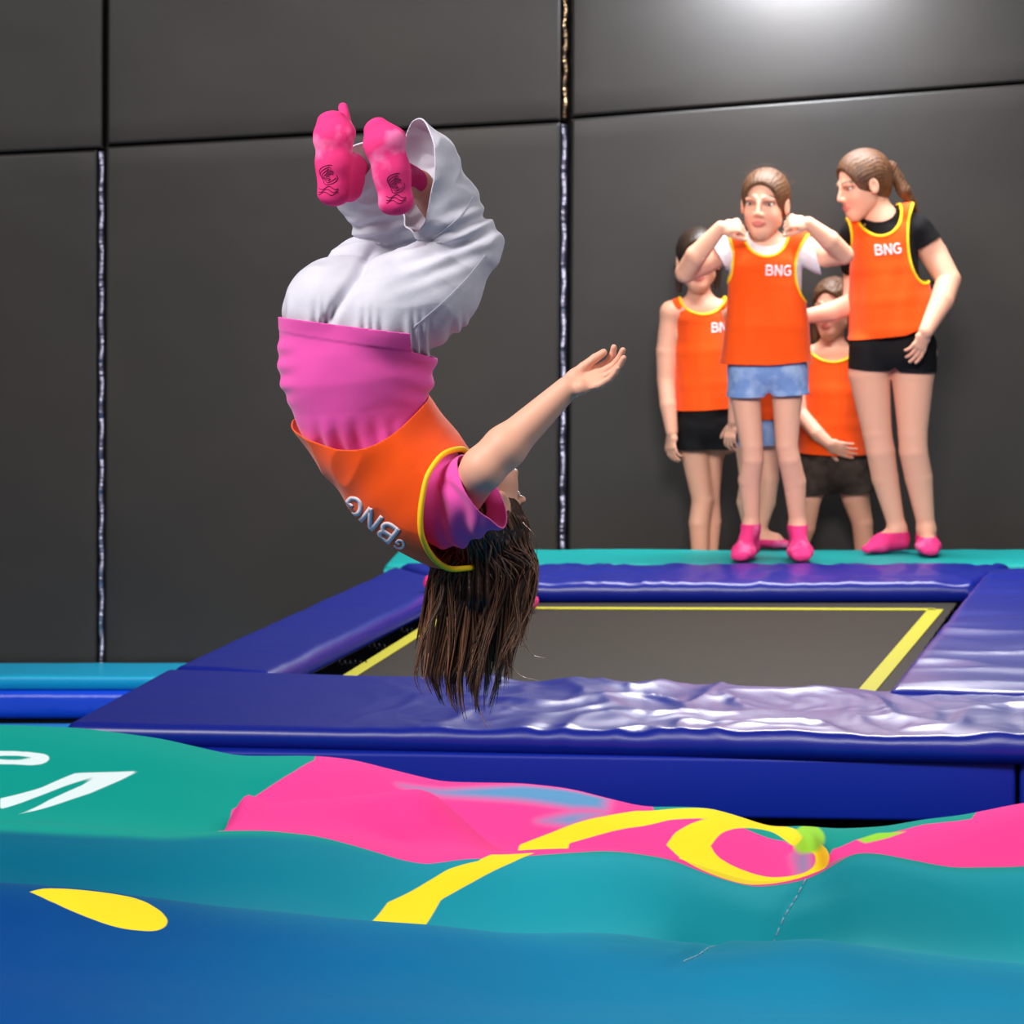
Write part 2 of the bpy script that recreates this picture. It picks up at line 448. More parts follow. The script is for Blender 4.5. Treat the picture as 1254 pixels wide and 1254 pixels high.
for i, q in enumerate(PANELS):
    c = [P(x, y, YW) for x, y in q]
    V, Q = cushion([c[3], c[2], c[1], c[0]], (0, -1, 0), 0.06, 0.014,
                   disp=lambda p: 0.010*perlin(p[:, [0, 2]]*0.8+5.0)+0.003*perlin(p[:, [0, 2]]*4), step=0.08)
    obj('wall_panel', V, Q, M_wall, wall)
def strip(x0, y0, x1, y1, w, m):
    n = 60; pts = [P(x0+(x1-x0)*t, y0+(y1-y0)*t, YW) for t in np.linspace(0, 1, n)]
    V = []
    for k, p in enumerate(pts):
        for j in range(5):
            u = (j-2)/2
            V.append(p+np.array([u*w/2, 0.03+0.008*u*u+0.010*math.sin(k*1.3+u)+0.008*math.sin(k*2.9), 0]))
    Q = [(k*5+j, (k+1)*5+j, (k+1)*5+j+1, k*5+j+1) for k in range(n-1) for j in range(4)]
    return obj('trim_strip', V, Q, m, wall, solid=0.002)
strip(123, 186, 123, 830, 0.024, M_foil)
strip(693, -300, 692, 150, 0.026, M_foil_glint)
strip(691, 152, 688, 830, 0.026, M_foil)

# padded walkway behind the trampoline
V, Q = cushion([GZ(470, 691, 0), GZ(1700, 691, 0), GZ(1700, 672.5, 0), GZ(487, 672.5, 0)], (0, 0, 1), 0.10, 0.02,
               disp=lambda p: 0.006*perlin(p*6), step=0.03)
tag(obj('platform_mat', V, Q, M_turq), 'long turquoise padded platform mat the two front girls stand on', 'mat')
V, Q = cushion([(-0.36, 13.9, -0.11), (3.4, 13.9, -0.11), (3.4, 14.26, -0.11), (-0.36, 14.26, -0.11)], (0, 0, 1), 0.67, 0.01, step=0.5)
tag(obj('trim_platform_base', V, Q, M_black), kind='structure')
# low mats by the wall on the left
V, Q = cushion([P(-500, 829, 14.5)*[1, 1, 0]+[0, 0, -.53], P(330, 829, 14.5)*[1, 1, 0]+[0, 0, -.53], P(330, 829, 14.86)*[1, 1, 0]+[0, 0, -.53], P(-500, 829, 14.86)*[1, 1, 0]+[0, 0, -.53]], (0, 0, 1), 0.05, 0.012, step=0.04, disp=lambda p: .004*perlin(p*5))
em = empty('edge_mat', (-1.9, 14.6, -0.78), 'low cyan topped mat with royal blue side along the wall foot', 'mat')
obj('top_cover', V, Q, M_cyan, em)
V, Q = cushion([(-3.6, 14.48, -0.7), (-0.95, 14.48, -0.7), (-0.95, 14.48, -0.585), (-3.6, 14.48, -0.585)], (0, -1, 0), 0.3, 0.03, step=0.04, disp=lambda p: .006*perlin(p*4))
obj('side_bolster', V, Q, M_rblue, em)
V, Q = cushion([(-3.6, 13.7, -0.69), (-1.2, 13.7, -0.69), (-1.2, 14.36, -0.69), (-3.6, 14.36, -0.69)], (0, 0, 1), 0.09, 0.02, step=0.08)
tag(obj('floor_mat', V, Q, M_lblue), 'light blue floor mat peeking out beside the trampoline corner', 'mat')

# ------------------------------------------------------------------ trampoline
tramp = empty('trampoline', (0.4, 11.8, -0.78), 'large raised trampoline with wrinkled blue vinyl pads and dark mesh bed', 'trampoline')
zc = -0.065
bed = [GZ(380, 862, zc), GZ(1075, 875, zc), GZ(1172, 738, zc), GZ(560, 734, zc)]
V, Q = cushion(bed, (0, 0, 1), 0.004, 0.002, step=0.12)
bed_o = obj('jump_bed', V, Q, M_mesh, tramp)
def band(a, b, w, z):
    a, b = a.copy(), b.copy(); a[2] = b[2] = z
    d = nrm(b-a); s = np.array([-d[1], d[0], 0])*w/2
    return cushion([a-s, b-s, b+s, a+s], (0, 0, 1), 0.003, 0.0012, step=0.2)
fl, fr, bl, br = GZ(405, 843, zc), GZ(1040, 872, zc), GZ(561, 745, zc), GZ(1146, 747, zc)
for a, b, w in ((fl, bl, 0.045), (fr, br, 0.055), (bl, br, 0.045), (fl, fr, 0.045)):
    V, Q = band(a, b, w, zc+0.0035); obj('border_webbing', V, Q, M_yellow_web, bed_o)
# dark pit and frame under the pads
pit = [GZ(120, 872, 0), GZ(1420, 900, 0), GZ(1420, 700, 0), GZ(520, 700, 0)]
V, Q = cushion([p*[1, 1, 0]+[0, 0, -0.14] for p in pit], (0, 0, 1), 0.10, 0.01, step=0.6)
obj('frame', V, Q, M_black, tramp)
# springs along the far and side edges
def spring_row(a, b, inward, n):
    parts = []
    for t in np.linspace(0.03, 0.97, n):
        p = a+(b-a)*t; q = p+inward*0.16
        L = np.linspace(0, 1, 40); path = p+(q-p)*L[:, None]
        d = nrm(q-p); s = np.array([-d[1], d[0], 0])
        path = path+0.009*(np.cos(L*2*np.pi*9)[:, None]*s+np.sin(L*2*np.pi*9)[:, None]*np.array([0, 0, 1]))
        parts.append(tube(path, 0.0022, sides=4))
    return parts
M_steel = mat('spring_steel', srgb(40, 40, 44), 0.4, 0.5, metal=1.0)
for (a, b, inn, n) in ((bed[3], bed[2], np.array([0.03, 0.99, 0]), 16), (bed[0], bed[3], np.array([-0.97, 0.2, 0]), 7), (bed[1], bed[2], np.array([0.97, -0.2, 0]), 14)):
    for V, Q in spring_row(a, b, inn, n): obj('spring', V, Q, M_steel, tramp)

def w_front(p):
    x = p[:, 0]; m = sstep(-0.55, 0.05, x)
    v = 0.0015*perlin(p*7)+0.004*perlin(p*2.2)
    big = ridged(p, 3.9, 0.9, 1.3, (1.0, 0.65)); fine = ridged(p, 8.5, 0.8, 4.2, (1.0, 0.7))
    return v+m*(0.015*np.clip(big, -0.6, 1)**2*np.sign(big)+0.0055*fine+0.012*perlin(p*3.4+1.7))
def w_side(p): return 0.02*ridged(p, 2.6, 0.5, 7.7, (0.55, 1.5))*sstep(0.9, 1.3, p[:, 0])+0.003*perlin(p*5)+0.004*perlin(p*2)
def w_back(p): return 0.012*ridged(p, 6.5, 0.8, 2.7, (1.2, 0.6))+0.003*perlin(p*4)
def w_left(p): return 0.003*perlin(p*4)+0.003*ridged(p, 3.0, 0.5, 5.5, (0.5, 1.6))
PT = 0.060
def pad(name, cs, disp, m, r=0.028, step=0.018, thick=PT, lift=0.0):
    V, Q = cushion([np.asarray(x)+[0, 0, lift] for x in cs], (0, 0, 1), thick, r, disp=disp, step=step)
    return obj(name, V, Q, m, tramp)
pad('pad', [GZ(78, 886, 0), GZ(1330, 910, 0), GZ(1330, 854, 0), GZ(203, 818, 0)], w_front, M_blue, step=0.012)
pad('pad', [GZ(205, 817, 0), GZ(334, 826, 0), GZ(560, 714, 0), GZ(482, 692, 0)], w_left, M_blue, r=0.05)
pad('pad', [GZ(545, 716, 0), GZ(1193, 716, 0), GZ(1240, 692, 0), GZ(486, 692, 0)], w_back, M_blue, r=0.03)
pad('pad', [GZ(1084, 847, 0.012), GZ(1500, 858, 0.012), GZ(1520, 700, 0.012), GZ(1207, 699, 0.012)], w_side, M_blue, r=0.035, thick=0.07)
# lower skirt block below the front pad
a, b = GZ(80, 893, 0), GZ(1246, 909, 0)
a = a+[0, 0.03, 0]; b = b+[0, 0.03, 0]
nf = nrm(np.cross(b-a, [0, 0, 1]))
V, Q = cushion([a*[1, 1, 0]+[0, 0, -0.225], b*[1, 1, 0]+[0, 0, -0.225], b*[1, 1, 0]+[0, 0, -0.058], a*[1, 1, 0]+[0, 0, -0.058]], nf, 0.45, 0.012,
               disp=lambda p: .002*perlin(p*5), step=0.04)
obj('skirt', V, Q, M_blue_d, tramp)
b2 = GZ(1251, 909, 0)+[0, 0.03, 0]; c2 = b2+(b-a)*0.3
V, Q = cushion([b2*[1, 1, 0]+[0, 0, -0.225], c2*[1, 1, 0]+[0, 0, -0.225], c2*[1, 1, 0]+[0, 0, -0.058], b2*[1, 1, 0]+[0, 0, -0.058]], nf, 0.45, 0.012, step=0.05)
obj('skirt', V, Q, M_blue_d, tramp)

# ------------------------------------------------------------------ airbag with printed cover
def ridge(pts, Y):
    pts = np.array(pts, float)
    xs = np.linspace(-1.9, 1.9, 600)
    X = (pts[:, 0]-CX)/F*Y; Z = HC-(pts[:, 1]-CY)/F*Y
    z = np.interp(xs, X, Z)
    k = np.exp(-np.linspace(-2, 2, 25)**2); k /= k.sum()
    z = np.convolve(np.pad(z, 12, mode='edge'), k, 'valid')
    return lambda x: np.interp(x, xs, z)
R1, R2, R3, R4 = 9.35, 8.6, 7.9, 7.1
r1 = ridge([(-300, 885), (0, 889), (100, 893), (200, 905), (290, 925), (330, 925), (385, 925), (430, 929), (540, 957), (640, 960), (700, 967), (740, 977), (790, 989), (830, 988), (870, 989), (910, 1001), (945, 1014), (985, 1012), (1020, 1016), (1050, 1016), (1090, 1014), (1130, 1006), (1180, 1000), (1254, 985), (1500, 960)], R1)
r2 = ridge([(-300, 1015), (0, 1017), (100, 1021), (200, 1026), (265, 1020), (330, 1018), (388, 1022), (439, 1036), (490, 1050), (526, 1053), (566, 1048), (620, 1050), (686, 1047), (756, 1043), (822, 1050), (868, 1067), (923, 1084), (974, 1080), (1004, 1070), (1040, 1044), (1075, 1043), (1126, 1053), (1166, 1062), (1237, 1062), (1500, 1040)], R2)
r3 = ridge([(-300, 1075), (0, 1083), (100, 1092), (200, 1108), (300, 1120), (400, 1129), (520, 1133), (620, 1146), (740, 1155), (860, 1165), (1000, 1150), (1120, 1175), (1254, 1190), (1500, 1200)], R3)
r4 = ridge([(-300, 1250), (300, 1262), (700, 1268), (1254, 1275), (1500, 1275)], R4)
def bag_z(x, y):
    ks = [(5.9, lambda x: r4(x)-0.05, 0), (R4, r4, 0.03), (R3, r3, 0.085), (R2, r2, 0.095), (R1, r1, 0.0), (9.62, lambda x: r1(x)*0.5-0.20, 0), (9.9, lambda x: 0*x-0.60, 0)]
    z = np.zeros_like(x)
    for (y0, f0, s0), (y1, f1, s1) in zip(ks[:-1], ks[1:]):
        m = (y >= y0) & (y <= y1)
        t = (y[m]-y0)/(y1-y0); xx = x[m]
        u = t if y0 < R1 else t*t*(3-2*t)*0.6+t*t*0.4
        z[m] = f0(xx)*(1-u)+f1(xx)*u-s0*np.sin(np.pi*t)**2
    q = np.stack([x, y], 1)
    # long loose fold lying across the pink field
    cz = HC-(np.interp(x/8.97*F+CX, [240, 285, 301, 332, 372, 439, 490, 530, 640], [985, 972, 973, 985, 979, 972, 968, 963, 965])-CY)/F*8.97
    wx = sstep(-0.72, -0.64, x)*sstep(0.02, -0.25, x)
    up = np.maximum(cz-z, 0)*np.exp(-((y-8.97)/np.where(y < 8.97, .16, .07))**2)
    z = z+up*wx
    z += 0.008*perlin(q*np.array([4.0, 6.0])+2.2)*sstep(9.5, 9.2, y)
    z += 0.022*perlin(q*2.3+8.3)*(0.3+0.7*np.abs(np.sin((y-R2)/(R1-R2)*np.pi)))
    # pucker beside the stitched seam
    sx = 0.40+0.42*(y-7.9)
    d = x-sx
    z += -0.085*np.exp(-((d+0.09)/0.09)**2-((y-8.22)/0.14)**2)
    z += 0.009*np.sin(y*30+d*6)*np.exp(-np.abs(d-0.05)/0.12)*sstep(7.75, 8.0, y)*sstep(8.65, 8.4, y)
    z += -0.010*np.exp(-(d/0.018)**2)*sstep(7.7, 7.9, y)*sstep(8.6, 8.5, y)
    # folded tuck of cloth near the skirt
    z += 0.05*np.exp(-((x-0.745)/0.035)**2-((y-9.15)/0.10)**2)-0.05*np.exp(-((x-0.82)/0.05)**2-((y-9.0)/0.16)**2)
    return z
def hit(px, py):
    """where the line of sight through a pixel meets the cover"""
    Y = np.linspace(6.4, 9.45, 1500)
    x = (px-CX)/F*Y; zr = HC-(py-CY)/F*Y
    b = bag_z(x, Y); k = np.argmax(b > zr)
    if b[k] <= zr[k]: k = np.argmin(np.where((Y > 8.9), zr-b, 9))
    return np.array([x[k], Y[k]])
nx, ny = 330, 460
gx = np.linspace(-1.75, 1.75, nx); gy = np.concatenate([np.linspace(6.0, 9.5, ny-30), np.linspace(9.5, 9.88, 31)[1:]]); ny = len(gy)
GX, GY = np.meshgrid(gx, gy, indexing='ij'); gp = np.stack([GX.ravel(), GY.ravel()], 1)
gz = bag_z(gp[:, 0], gp[:, 1])
V = np.column_stack([gp, gz])
Q = [(i*ny+j, (i+1)*ny+j, (i+1)*ny+j+1, i*ny+j+1) for i in range(nx-1) for j in range(ny-1)]
rim = [i*ny for i in range(nx)]+[(nx-1)*ny+j for j in range(1, ny)]+[i*ny+ny-1 for i in range(nx-2, -1, -1)]+[j for j in range(ny-2, 0, -1)]
b0 = len(V); low = V[rim].copy(); low[:, 2] = -0.77; V = np.vstack([V, low]); m_ = len(rim)
Q += [(rim[k], b0+k, b0+(k+1) % m_, rim[(k+1) % m_]) for k in range(m_)]
def poly_sd(poly, pts):
    """signed distance to a polygon, negative inside"""
    poly = np.asarray(poly); d = np.full(len(pts), 1e9); ins = np.zeros(len(pts), bool)
    for a, b in zip(poly, np.roll(poly, -1, 0)):
        e = b-a; w = pts-a; t = np.clip((w@e)/(e@e+1e-12), 0, 1)
        d = np.minimum(d, np.linalg.norm(w-t[:, None]*e, axis=1))
        c = ((a[1] <= pts[:, 1]) & (b[1] > pts[:, 1])) | ((b[1] <= pts[:, 1]) & (a[1] > pts[:, 1]))
        xi = a[0]+(pts[:, 1]-a[1])/(e[1] if abs(e[1]) > 1e-12 else 1e-12)*e[0]
        ins ^= c & (pts[:, 0] < xi)
    return np.where(ins, -d, d)
def art(*polys):
    return np.minimum.reduce([poly_sd([hit(*q) for q in poly] if not hasattr(poly, 'shape') else poly, V[:, :2]) for poly in polys])
def world_pts(pts, ext):   # a few points by pixel, then explicit world points
    return np.array([hit(*q) for q in pts]+list(ext))
def spl(pts, n=60): return [tuple(q) for q in curve(np.column_stack([np.array(pts, float), np.zeros(len(pts))]), n)[:, :2]]
pinkA = world_pts([(267, 1018), (284, 992), (330, 964), (360, 945), (385, 931)], [(-0.50, 9.6), (0.35, 9.6), (0.36, 9.3)])
pinkA = np.vstack([pinkA, world_pts([(790, 995), (830, 1000), (900, 1010), (960, 1030), (1000, 1050), (1004, 1066)], [(0.80, R2-0.01), (0.45, R2-0.02), (0.2, R2+0.005), (-0.2, R2-0.045), (-0.3, R2-0.02), (-0.45, R2)])])
pinkB = np.vstack([world_pts([(1004, 1064), (1020, 1040), (1050, 1028), (1090, 1020), (1130, 1010), (1190, 1003)], [(1.26, 9.6), (1.75, 9.6)]), [(1.75, R2), (0.95, R2), (0.78, R2)]])
sd_pink = np.minimum(poly_sd(pinkA, V[:, :2]), poly_sd(pinkB, V[:, :2]))
loop_o = spl([(816, 1035), (830, 1018), (860, 1004), (900, 1001), (940, 1006), (985, 1020), (1012, 1040), (1014, 1058), (1000, 1068), (960, 1080), (915, 1083), (870, 1070), (835, 1052), (816, 1035)], 60)
loop_i = spl([(870, 1036), (885, 1020), (912, 1014), (945, 1019), (970, 1035), (996, 1045), (996, 1062), (975, 1072), (940, 1074), (905, 1064), (880, 1050), (870, 1036)], 50)
def run(a, b, y):   # carry an outline on through hit points a -> b until depth y
    a, b = hit(*a), hit(*b); return b+(b-a)*(y-b[1])/(b[1]-a[1])
t1, t2 = hit(636, 1035), hit(697, 1033)
tail = np.array([t1+[-.03, -.28], t1, hit(662, 1025)]+[hit(*q) for q in ((690, 1014), (740, 1000), (780, 993), (830, 990), (880, 990), (930, 1003), (960, 1015), (990, 1027), (940, 1010), (880, 1004), (820, 1004), (770, 1014), (735, 1022))]+[t2, t2+[-.03, -.28]])
stroke = np.array([(-.383, R3+.17)]+[hit(*q) for q in ((475, 1105), (520, 1082), (548, 1065), (585, 1055))]+[(-.05, R2+.012), (.055, R2+.012)]+[hit(*q) for q in ((628, 1056), (580, 1080), (540, 1102))]+[(-.262, R3+.17)])
leaf = spl([(36, 1092), (60, 1088), (110, 1091), (165, 1100), (195, 1115), (205, 1130), (190, 1140), (150, 1137), (105, 1123), (60, 1103), (36, 1092)], 50)
sd_o, sd_i = art(loop_o), art(loop_i)
sd_yel = np.minimum.reduce([np.maximum(sd_o, -sd_i), art(tail), art(stroke), art(leaf)])
sd_white = art([(0, 978), (50, 965), (92, 947), (170, 944.5), (150, 955), (110, 972), (70, 985), (22, 997), (60, 980), (100, 962), (118, 951), (80, 963), (40, 978), (0, 991)],
               spl([(0, 920), (30, 921), (55, 924), (60, 931), (45, 937), (0, 936), (-20, 936), (-20, 930), (20, 931), (40, 929), (20, 926), (-20, 926), (-20, 920), (0, 920)], 60))
sd_lime = art(spl([(975, 1016), (985, 1011), (1003, 1014), (1010, 1028), (1000, 1043), (980, 1045), (972, 1036), (982, 1028), (975, 1016)], 40),
              [(1050, 1029), (1075, 1020), (1110, 1018), (1085, 1027), (1060, 1033)])
sd_sky = np.minimum(art([(972, 1045), (990, 1046), (992, 1068), (978, 1070)], [(640, 962), (745, 979), (742, 992), (700, 990), (600, 978), (490, 962)]),
                    art([(660, 1006), (700, 996), (740, 996), (700, 1012)]))
attrs = dict(sd_pink=sd_pink, sd_yellow=sd_yel, sd_white=sd_white, sd_lime=sd_lime, sd_sky=sd_sky)
# colour run of the ground print, from sea green at the far band to blue at the near left
ridge2_line = R2-0.012
front = V[:, 1]
def bag_mat():
    m, n, l, b = new_mat('printed_cover')
    b.inputs['Roughness'].default_value = 0.9; b.inputs['Specular IOR Level'].default_value = 0.06
    tc = n.new('ShaderNodeTexCoord'); sx = n.new('ShaderNodeSeparateXYZ'); l.new(tc.outputs['Object'], sx.inputs[0])
    def mapr(sock, a, bb):
        r = n.new('ShaderNodeMapRange'); r.interpolation_type = 'SMOOTHSTEP'
        r.inputs[1].default_value = a; r.inputs[2].default_value = bb; l.new(sock, r.inputs[0]); return r.outputs[0]
    def mix(f, a, bb):
        x = n.new('ShaderNodeMix'); x.data_type = 'RGBA'; l.new(f, x.inputs[0])
        for s, v in ((6, a), (7, bb)):
            if isinstance(v, tuple): x.inputs[s].default_value = v
            else: l.new(v, x.inputs[s])
        return x.outputs[2]
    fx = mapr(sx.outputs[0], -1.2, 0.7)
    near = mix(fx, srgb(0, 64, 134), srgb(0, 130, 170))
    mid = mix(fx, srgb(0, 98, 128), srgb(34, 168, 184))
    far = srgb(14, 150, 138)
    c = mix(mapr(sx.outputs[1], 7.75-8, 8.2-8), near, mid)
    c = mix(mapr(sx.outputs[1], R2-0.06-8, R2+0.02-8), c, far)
    def layer(c, name, col, soft=0.0025, off=0.0):
        a = n.new('ShaderNodeAttribute'); a.attribute_name = name
        return mix(mapr(a.outputs['Fac'], soft+off, -soft+off), c, col)
    c = layer(c, 'sd_pink', srgb(248, 66, 150))
    c = layer(c, 'sd_sky', srgb(92, 150, 196), 0.03)
    c = layer(c, 'sd_yellow', srgb(250, 222, 40))
    c = layer(c, 'sd_lime', srgb(150, 214, 60), 0.006)
    c = layer(c, 'sd_white', srgb(222, 238, 240))
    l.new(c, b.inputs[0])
    t, bp = noise_bump(n, l, b, 900, 0.08, 0.001); t2, bp2 = noise_bump(n, l, b, 7, 0.2, 0.012)
    l.new(bp.outputs[0], bp2.inputs['Normal']); l.new(bp2.outputs[0], b.inputs['Normal'])
    return m
bag = empty('airbag', (0, 8, -0.78), 'huge rumpled airbag cover printed teal blue pink and yellow in front of trampoline', 'airbag')
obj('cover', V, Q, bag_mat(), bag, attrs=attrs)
st = []
for t in np.linspace(7.82, 8.56, 26):
    y = np.array([t, t+0.02]); x = 0.40+0.42*(y-7.9); z = bag_z(x, y)+0.001
    st.append(tube(np.column_stack([x, y, z]), 0.0026, sides=5))
V, Q = merge(st); obj('seam_stitching', V, Q, mat('pale_thread', srgb(120, 175, 195), 0.7), bag)
# ================================================================== people
SKIN = np.array(srgb(234, 174, 148)[:3]); LIP = np.array(srgb(205, 110, 104)[:3]); BROW = np.array(srgb(92, 62, 46)[:3]); BLUSH = np.array(srgb(236, 150, 132)[:3])
def frame(Fd, Ud):
    f = nrm(Fd); u = np.asarray(Ud, float); u = nrm(u-f*(f@u)); return np.array([np.cross(f, u), f, u])   # rows: right, forward, up
class Head:
    def __init__(self, c, Fd, Ud, s):
        self.c = np.asarray(c, float); self.R = frame(Fd, Ud); self.s = s
    def w(self, x, y, z): return self.c+self.s*(x*self.R[0]+y*self.R[1]+z*self.R[2])
    def local(self, V): return ((V-self.c)@self.R.T)/self.s
    def e(self, c, r): return ell(self.w(*c), np.array(r)*self.s, self.R)
    def sdf(self):
        s, w = self.s, self.w
        base = U(.03*s, self.e((0, -.014, .026), (.070, .086, .077)), self.e((0, .022, -.035), (.0495, .060, .067)), ball(w(0, .056, -.088), .020*s),
                 ball(w(.028, .044, -.036), .022*s), ball(w(-.028, .044, -.036), .022*s), cone(w(.039, .01, -.058), w(.009, .05, -.088), .018*s, .016*s), cone(w(-.039, .01, -.058), w(-.009, .05, -.088), .018*s, .016*s))
        base = U(.012*s, base, cone(w(.016, .076, .018), w(.042, .066, .016), .008*s, .007*s), cone(w(-.016, .076, .018), w(-.042, .066, .016), .008*s, .007*s))
        for q in (1, -1): base = cut(.014*s, base, self.e((q*.030, .092, .001), (.017, .012, .009)))
        base = U(.010*s, base, cone(w(0, .080, .006), w(0, .096, -.029), .0055*s, .008*s), ball(w(.010, .086, -.034), .007*s), ball(w(-.010, .086, -.034), .007*s))
        base = U(.006*s, base, self.e((0, .081, -.0585), (.019, .008, .0045)), self.e((0, .080, -.0665), (.015, .009, .0055)))
        for q in (1, -1):
            ear = cut(.006*s, self.e((q*.073, -.006, -.008), (.009, .018, .029)), self.e((q*.082, -.002, -.006), (.006, .010, .018)))
            base = U(.006*s, base, ear)
        return base
    def tint(self, V, C):
        q = self.local(V); x, y, z = q.T
        near = (np.abs(q) < .16).all(1)
        def put(m, col):
            m = np.clip(m, 0, 1)*near; C[:] = C*(1-m[:, None])+col*m[:, None]
        put(.45*np.exp(-((np.abs(x)-.036)/.016)**2-((z+.036)/.018)**2)*(y > .03), BLUSH)
        put(.30*np.exp(-(x/.012)**2-((z+.032)/.012)**2)*(y > .08), BLUSH)
        put(.9*sstep(1.25, .85, np.sqrt((x/.022)**2+((z+.0625)/.0105)**2))*(y > .06), LIP)
        arch = .021+.004*np.cos((np.abs(x)-.03)*60)
        put(.85*sstep(.0060, .003, np.abs(z-arch))*sstep(.052, .046, np.abs(x))*sstep(.010, .015, np.abs(x))*(y > .04), BROW)
        put(.65*sstep(1.3, .9, np.sqrt(((np.abs(x)-.030)/.018)**2+((z-.004)/.0085)**2))*(y > .05), np.array(srgb(120, 74, 60)[:3]))
    def eyes(self, surf, root, sink=.0050):
        for q in (1, -1):
            ts = np.linspace(.12, .04, 200); pts = np.array([self.w(q*.030, t, .001) for t in ts]); d = surf(pts)
            y = ts[np.argmax(d < 0)]
            c = self.w(q*.030, y-sink, .001); n1, n2 = 24, 16
            V = []
            for i in range(n2+1):
                a = math.pi*i/n2
                for j in range(n1):
                    b = 2*math.pi*j/n1
                    V.append((math.sin(a)*math.cos(b), math.cos(a), math.sin(a)*math.sin(b)))
            V = np.array(V); L = V.copy()
            W = c+self.s*((V[:, 0]*.0145)[:, None]*self.R[0]+(V[:, 1]*.0068)[:, None]*self.R[1]+(V[:, 2]*.0064)[:, None]*self.R[2])
            Q = [(i*n1+j, i*n1+(j+1) % n1, (i+1)*n1+(j+1) % n1, (i+1)*n1+j) for i in range(n2) for j in range(n1)]
            rr = np.sqrt((L[:, 0]*.0145)**2+(L[:, 2]*.0064)**2)
            col = np.where((rr < .0068)[:, None], np.array(srgb(62, 42, 32)[:3]), np.array(srgb(222, 214, 210)[:3]))
            obj('eye', W, Q, M_eye, root, colors=col)
    def hair_cap(self, extra=(), groove=90, lift=.010, ears=True, part=0.0):
        s, w = self.s, self.w
        cap_ = self.e((0, -.016, .030), (.070+lift, .088+lift, .077+lift))
        cap_ = U(.02*s, cap_, self.e((0, -.055, -.02), (.060, .045, .055)))
        cap_ = cut(.010*s, cap_, self.e((0, .125, -.026), (.080, .108, .108)))
        lowp = plane_fn(w(0, 0, -.040), nrm(self.R[2]*-1+self.R[1]*.75))
        f0 = cap_
        def f(p): return np.maximum(f0(p), lowp(p))
        f.box = cap_.box
        if ears:
            for q in (1, -1): f = cut(.008*s, f, self.e((q*.080, -.004, -.010), (.016, .020, .026)))
        tail = self.w(0, -.12, .03)
        def gr(p):
            L = self.local(p)
            a = np.arctan2(L[:, 0]-part, L[:, 2]+.02)+.15*perlin(p*18)
            return .0007*np.sin(a*groove*.55+3*perlin(L*12))
        f = displaced(f, gr, .004)
        return U(.012*s, f, *extra) if extra else f
def hand(wr, d, n, s=1.0, curl=(14, 18, 14), spread=6, thumb=(.55, .75, .25), mirror=1):
    """palm and five fingers; d: wrist to knuckles, n: palm normal, thumb lies on cross(n, d)*mirror"""
    d = nrm(d); n = np.asarray(n, float); n = nrm(n-d*(n@d)); t = np.cross(n, d)*mirror
    w = np.asarray(wr, float)
    def at(a, b, c): return w+s*(a*d+b*t+c*n)
    palm = U(.010*s, ecap(at(.004, 0, 0), at(.030, .001, 0), (.021*s, .015*s), (.032*s, .0125*s), t), ecap(at(.030, .001, 0), at(.072, .001, 0), (.032*s, .0125*s), (.036*s, .0105*s), t),
             ball(at(.028, .020, .009), .015*s), ball(at(.030, -.020, .007), .012*s))
    out = palm
    cur = curl if isinstance(curl[0], (tuple, list)) else [curl]*4
    for i in range(4):
        y = .0285-.019*i; L = (.070, .078, .072, .057)[i]; r = (.0088, .0090, .0086, .0078)[i]
        p = at(.074-(.002, 0, .002, .008)[i], y, 0); ang = 0.0; sp = math.radians(spread*(1.5-i)/1.5)
        dd = nrm(d*math.cos(sp)+t*math.sin(sp)); fs = []
        for k, (fr, rr) in enumerate(((.45, 1), (.31, .9), (.24, .82))):
            ang += math.radians(cur[i][k]); dirv = dd*math.cos(ang)+n*math.sin(ang); q = p+dirv*L*fr*s
            fs.append(cone(p, q, r*rr*s, r*(rr-.08)*s)); p = q
        fin = U(.002*s, *fs); out = U(.005*s, out, fin)
    td = nrm(np.array(thumb)@np.array([d, t, n])); p0 = at(.018, .022, .006); p1 = p0+td*.036*s
    td2 = nrm(td+.55*d+.1*n); p2 = p1+td2*.030*s; td3 = nrm(td2+.3*d); p3 = p2+td3*.022*s
    th = U(.003*s, cone(p0, p1, .014*s, .0105*s), cone(p1, p2, .0105*s, .0095*s), cone(p2, p3, .0095*s, .008*s))
    return U(.007*s, out, th)
def make_body(root, sdf, h, heads, name='body', sink=.0050):
    V, Q = mesh_sdf(sdf, h); V = relax(V, Q, 1, .35)
    C = np.tile(SKIN, (len(V), 1))*(1+.05*perlin(V*9))[:, None]
    for hd in heads: hd.tint(V, C)
    o = obj(name, V, Q, M_skin, root, colors=C)
    for hd in heads: hd.eyes(sdf, root, sink)
    return V, Q
def cloth(name, sdf, h, m, root, clips=(), disp=None, solid=.003, offset=1.0, piping=(), pm=None, relax_it=2, pr=.006):
    V, Q = mesh_sdf(sdf, h); V = relax(V, Q, relax_it)
    if disp is not None: V = V+vnormals(V, Q)*disp(V)[:, None]
    rings = []
    for k, fn in enumerate(clips):
        V, Q, loops = clip(V, Q, fn)
        if k in piping: rings += loops
    o = obj(name, V, Q, m, root, solid=solid, offset=offset)
    for L in rings:
        if len(L) < 30: continue
        L = smooth_loop(L, 14, max(40, len(L)//2))
        tv, tq = tube(L, pr, closed=True, sides=8); obj('piping', tv, tq, pm or M_piping, o)
    return o, V, Q
def _arc(cx, cy, rx, ry, a0, a1, n=14): return [(cx+rx*math.cos(math.radians(a)), cy+ry*math.sin(math.radians(a))) for a in np.linspace(a0, a1, n)]
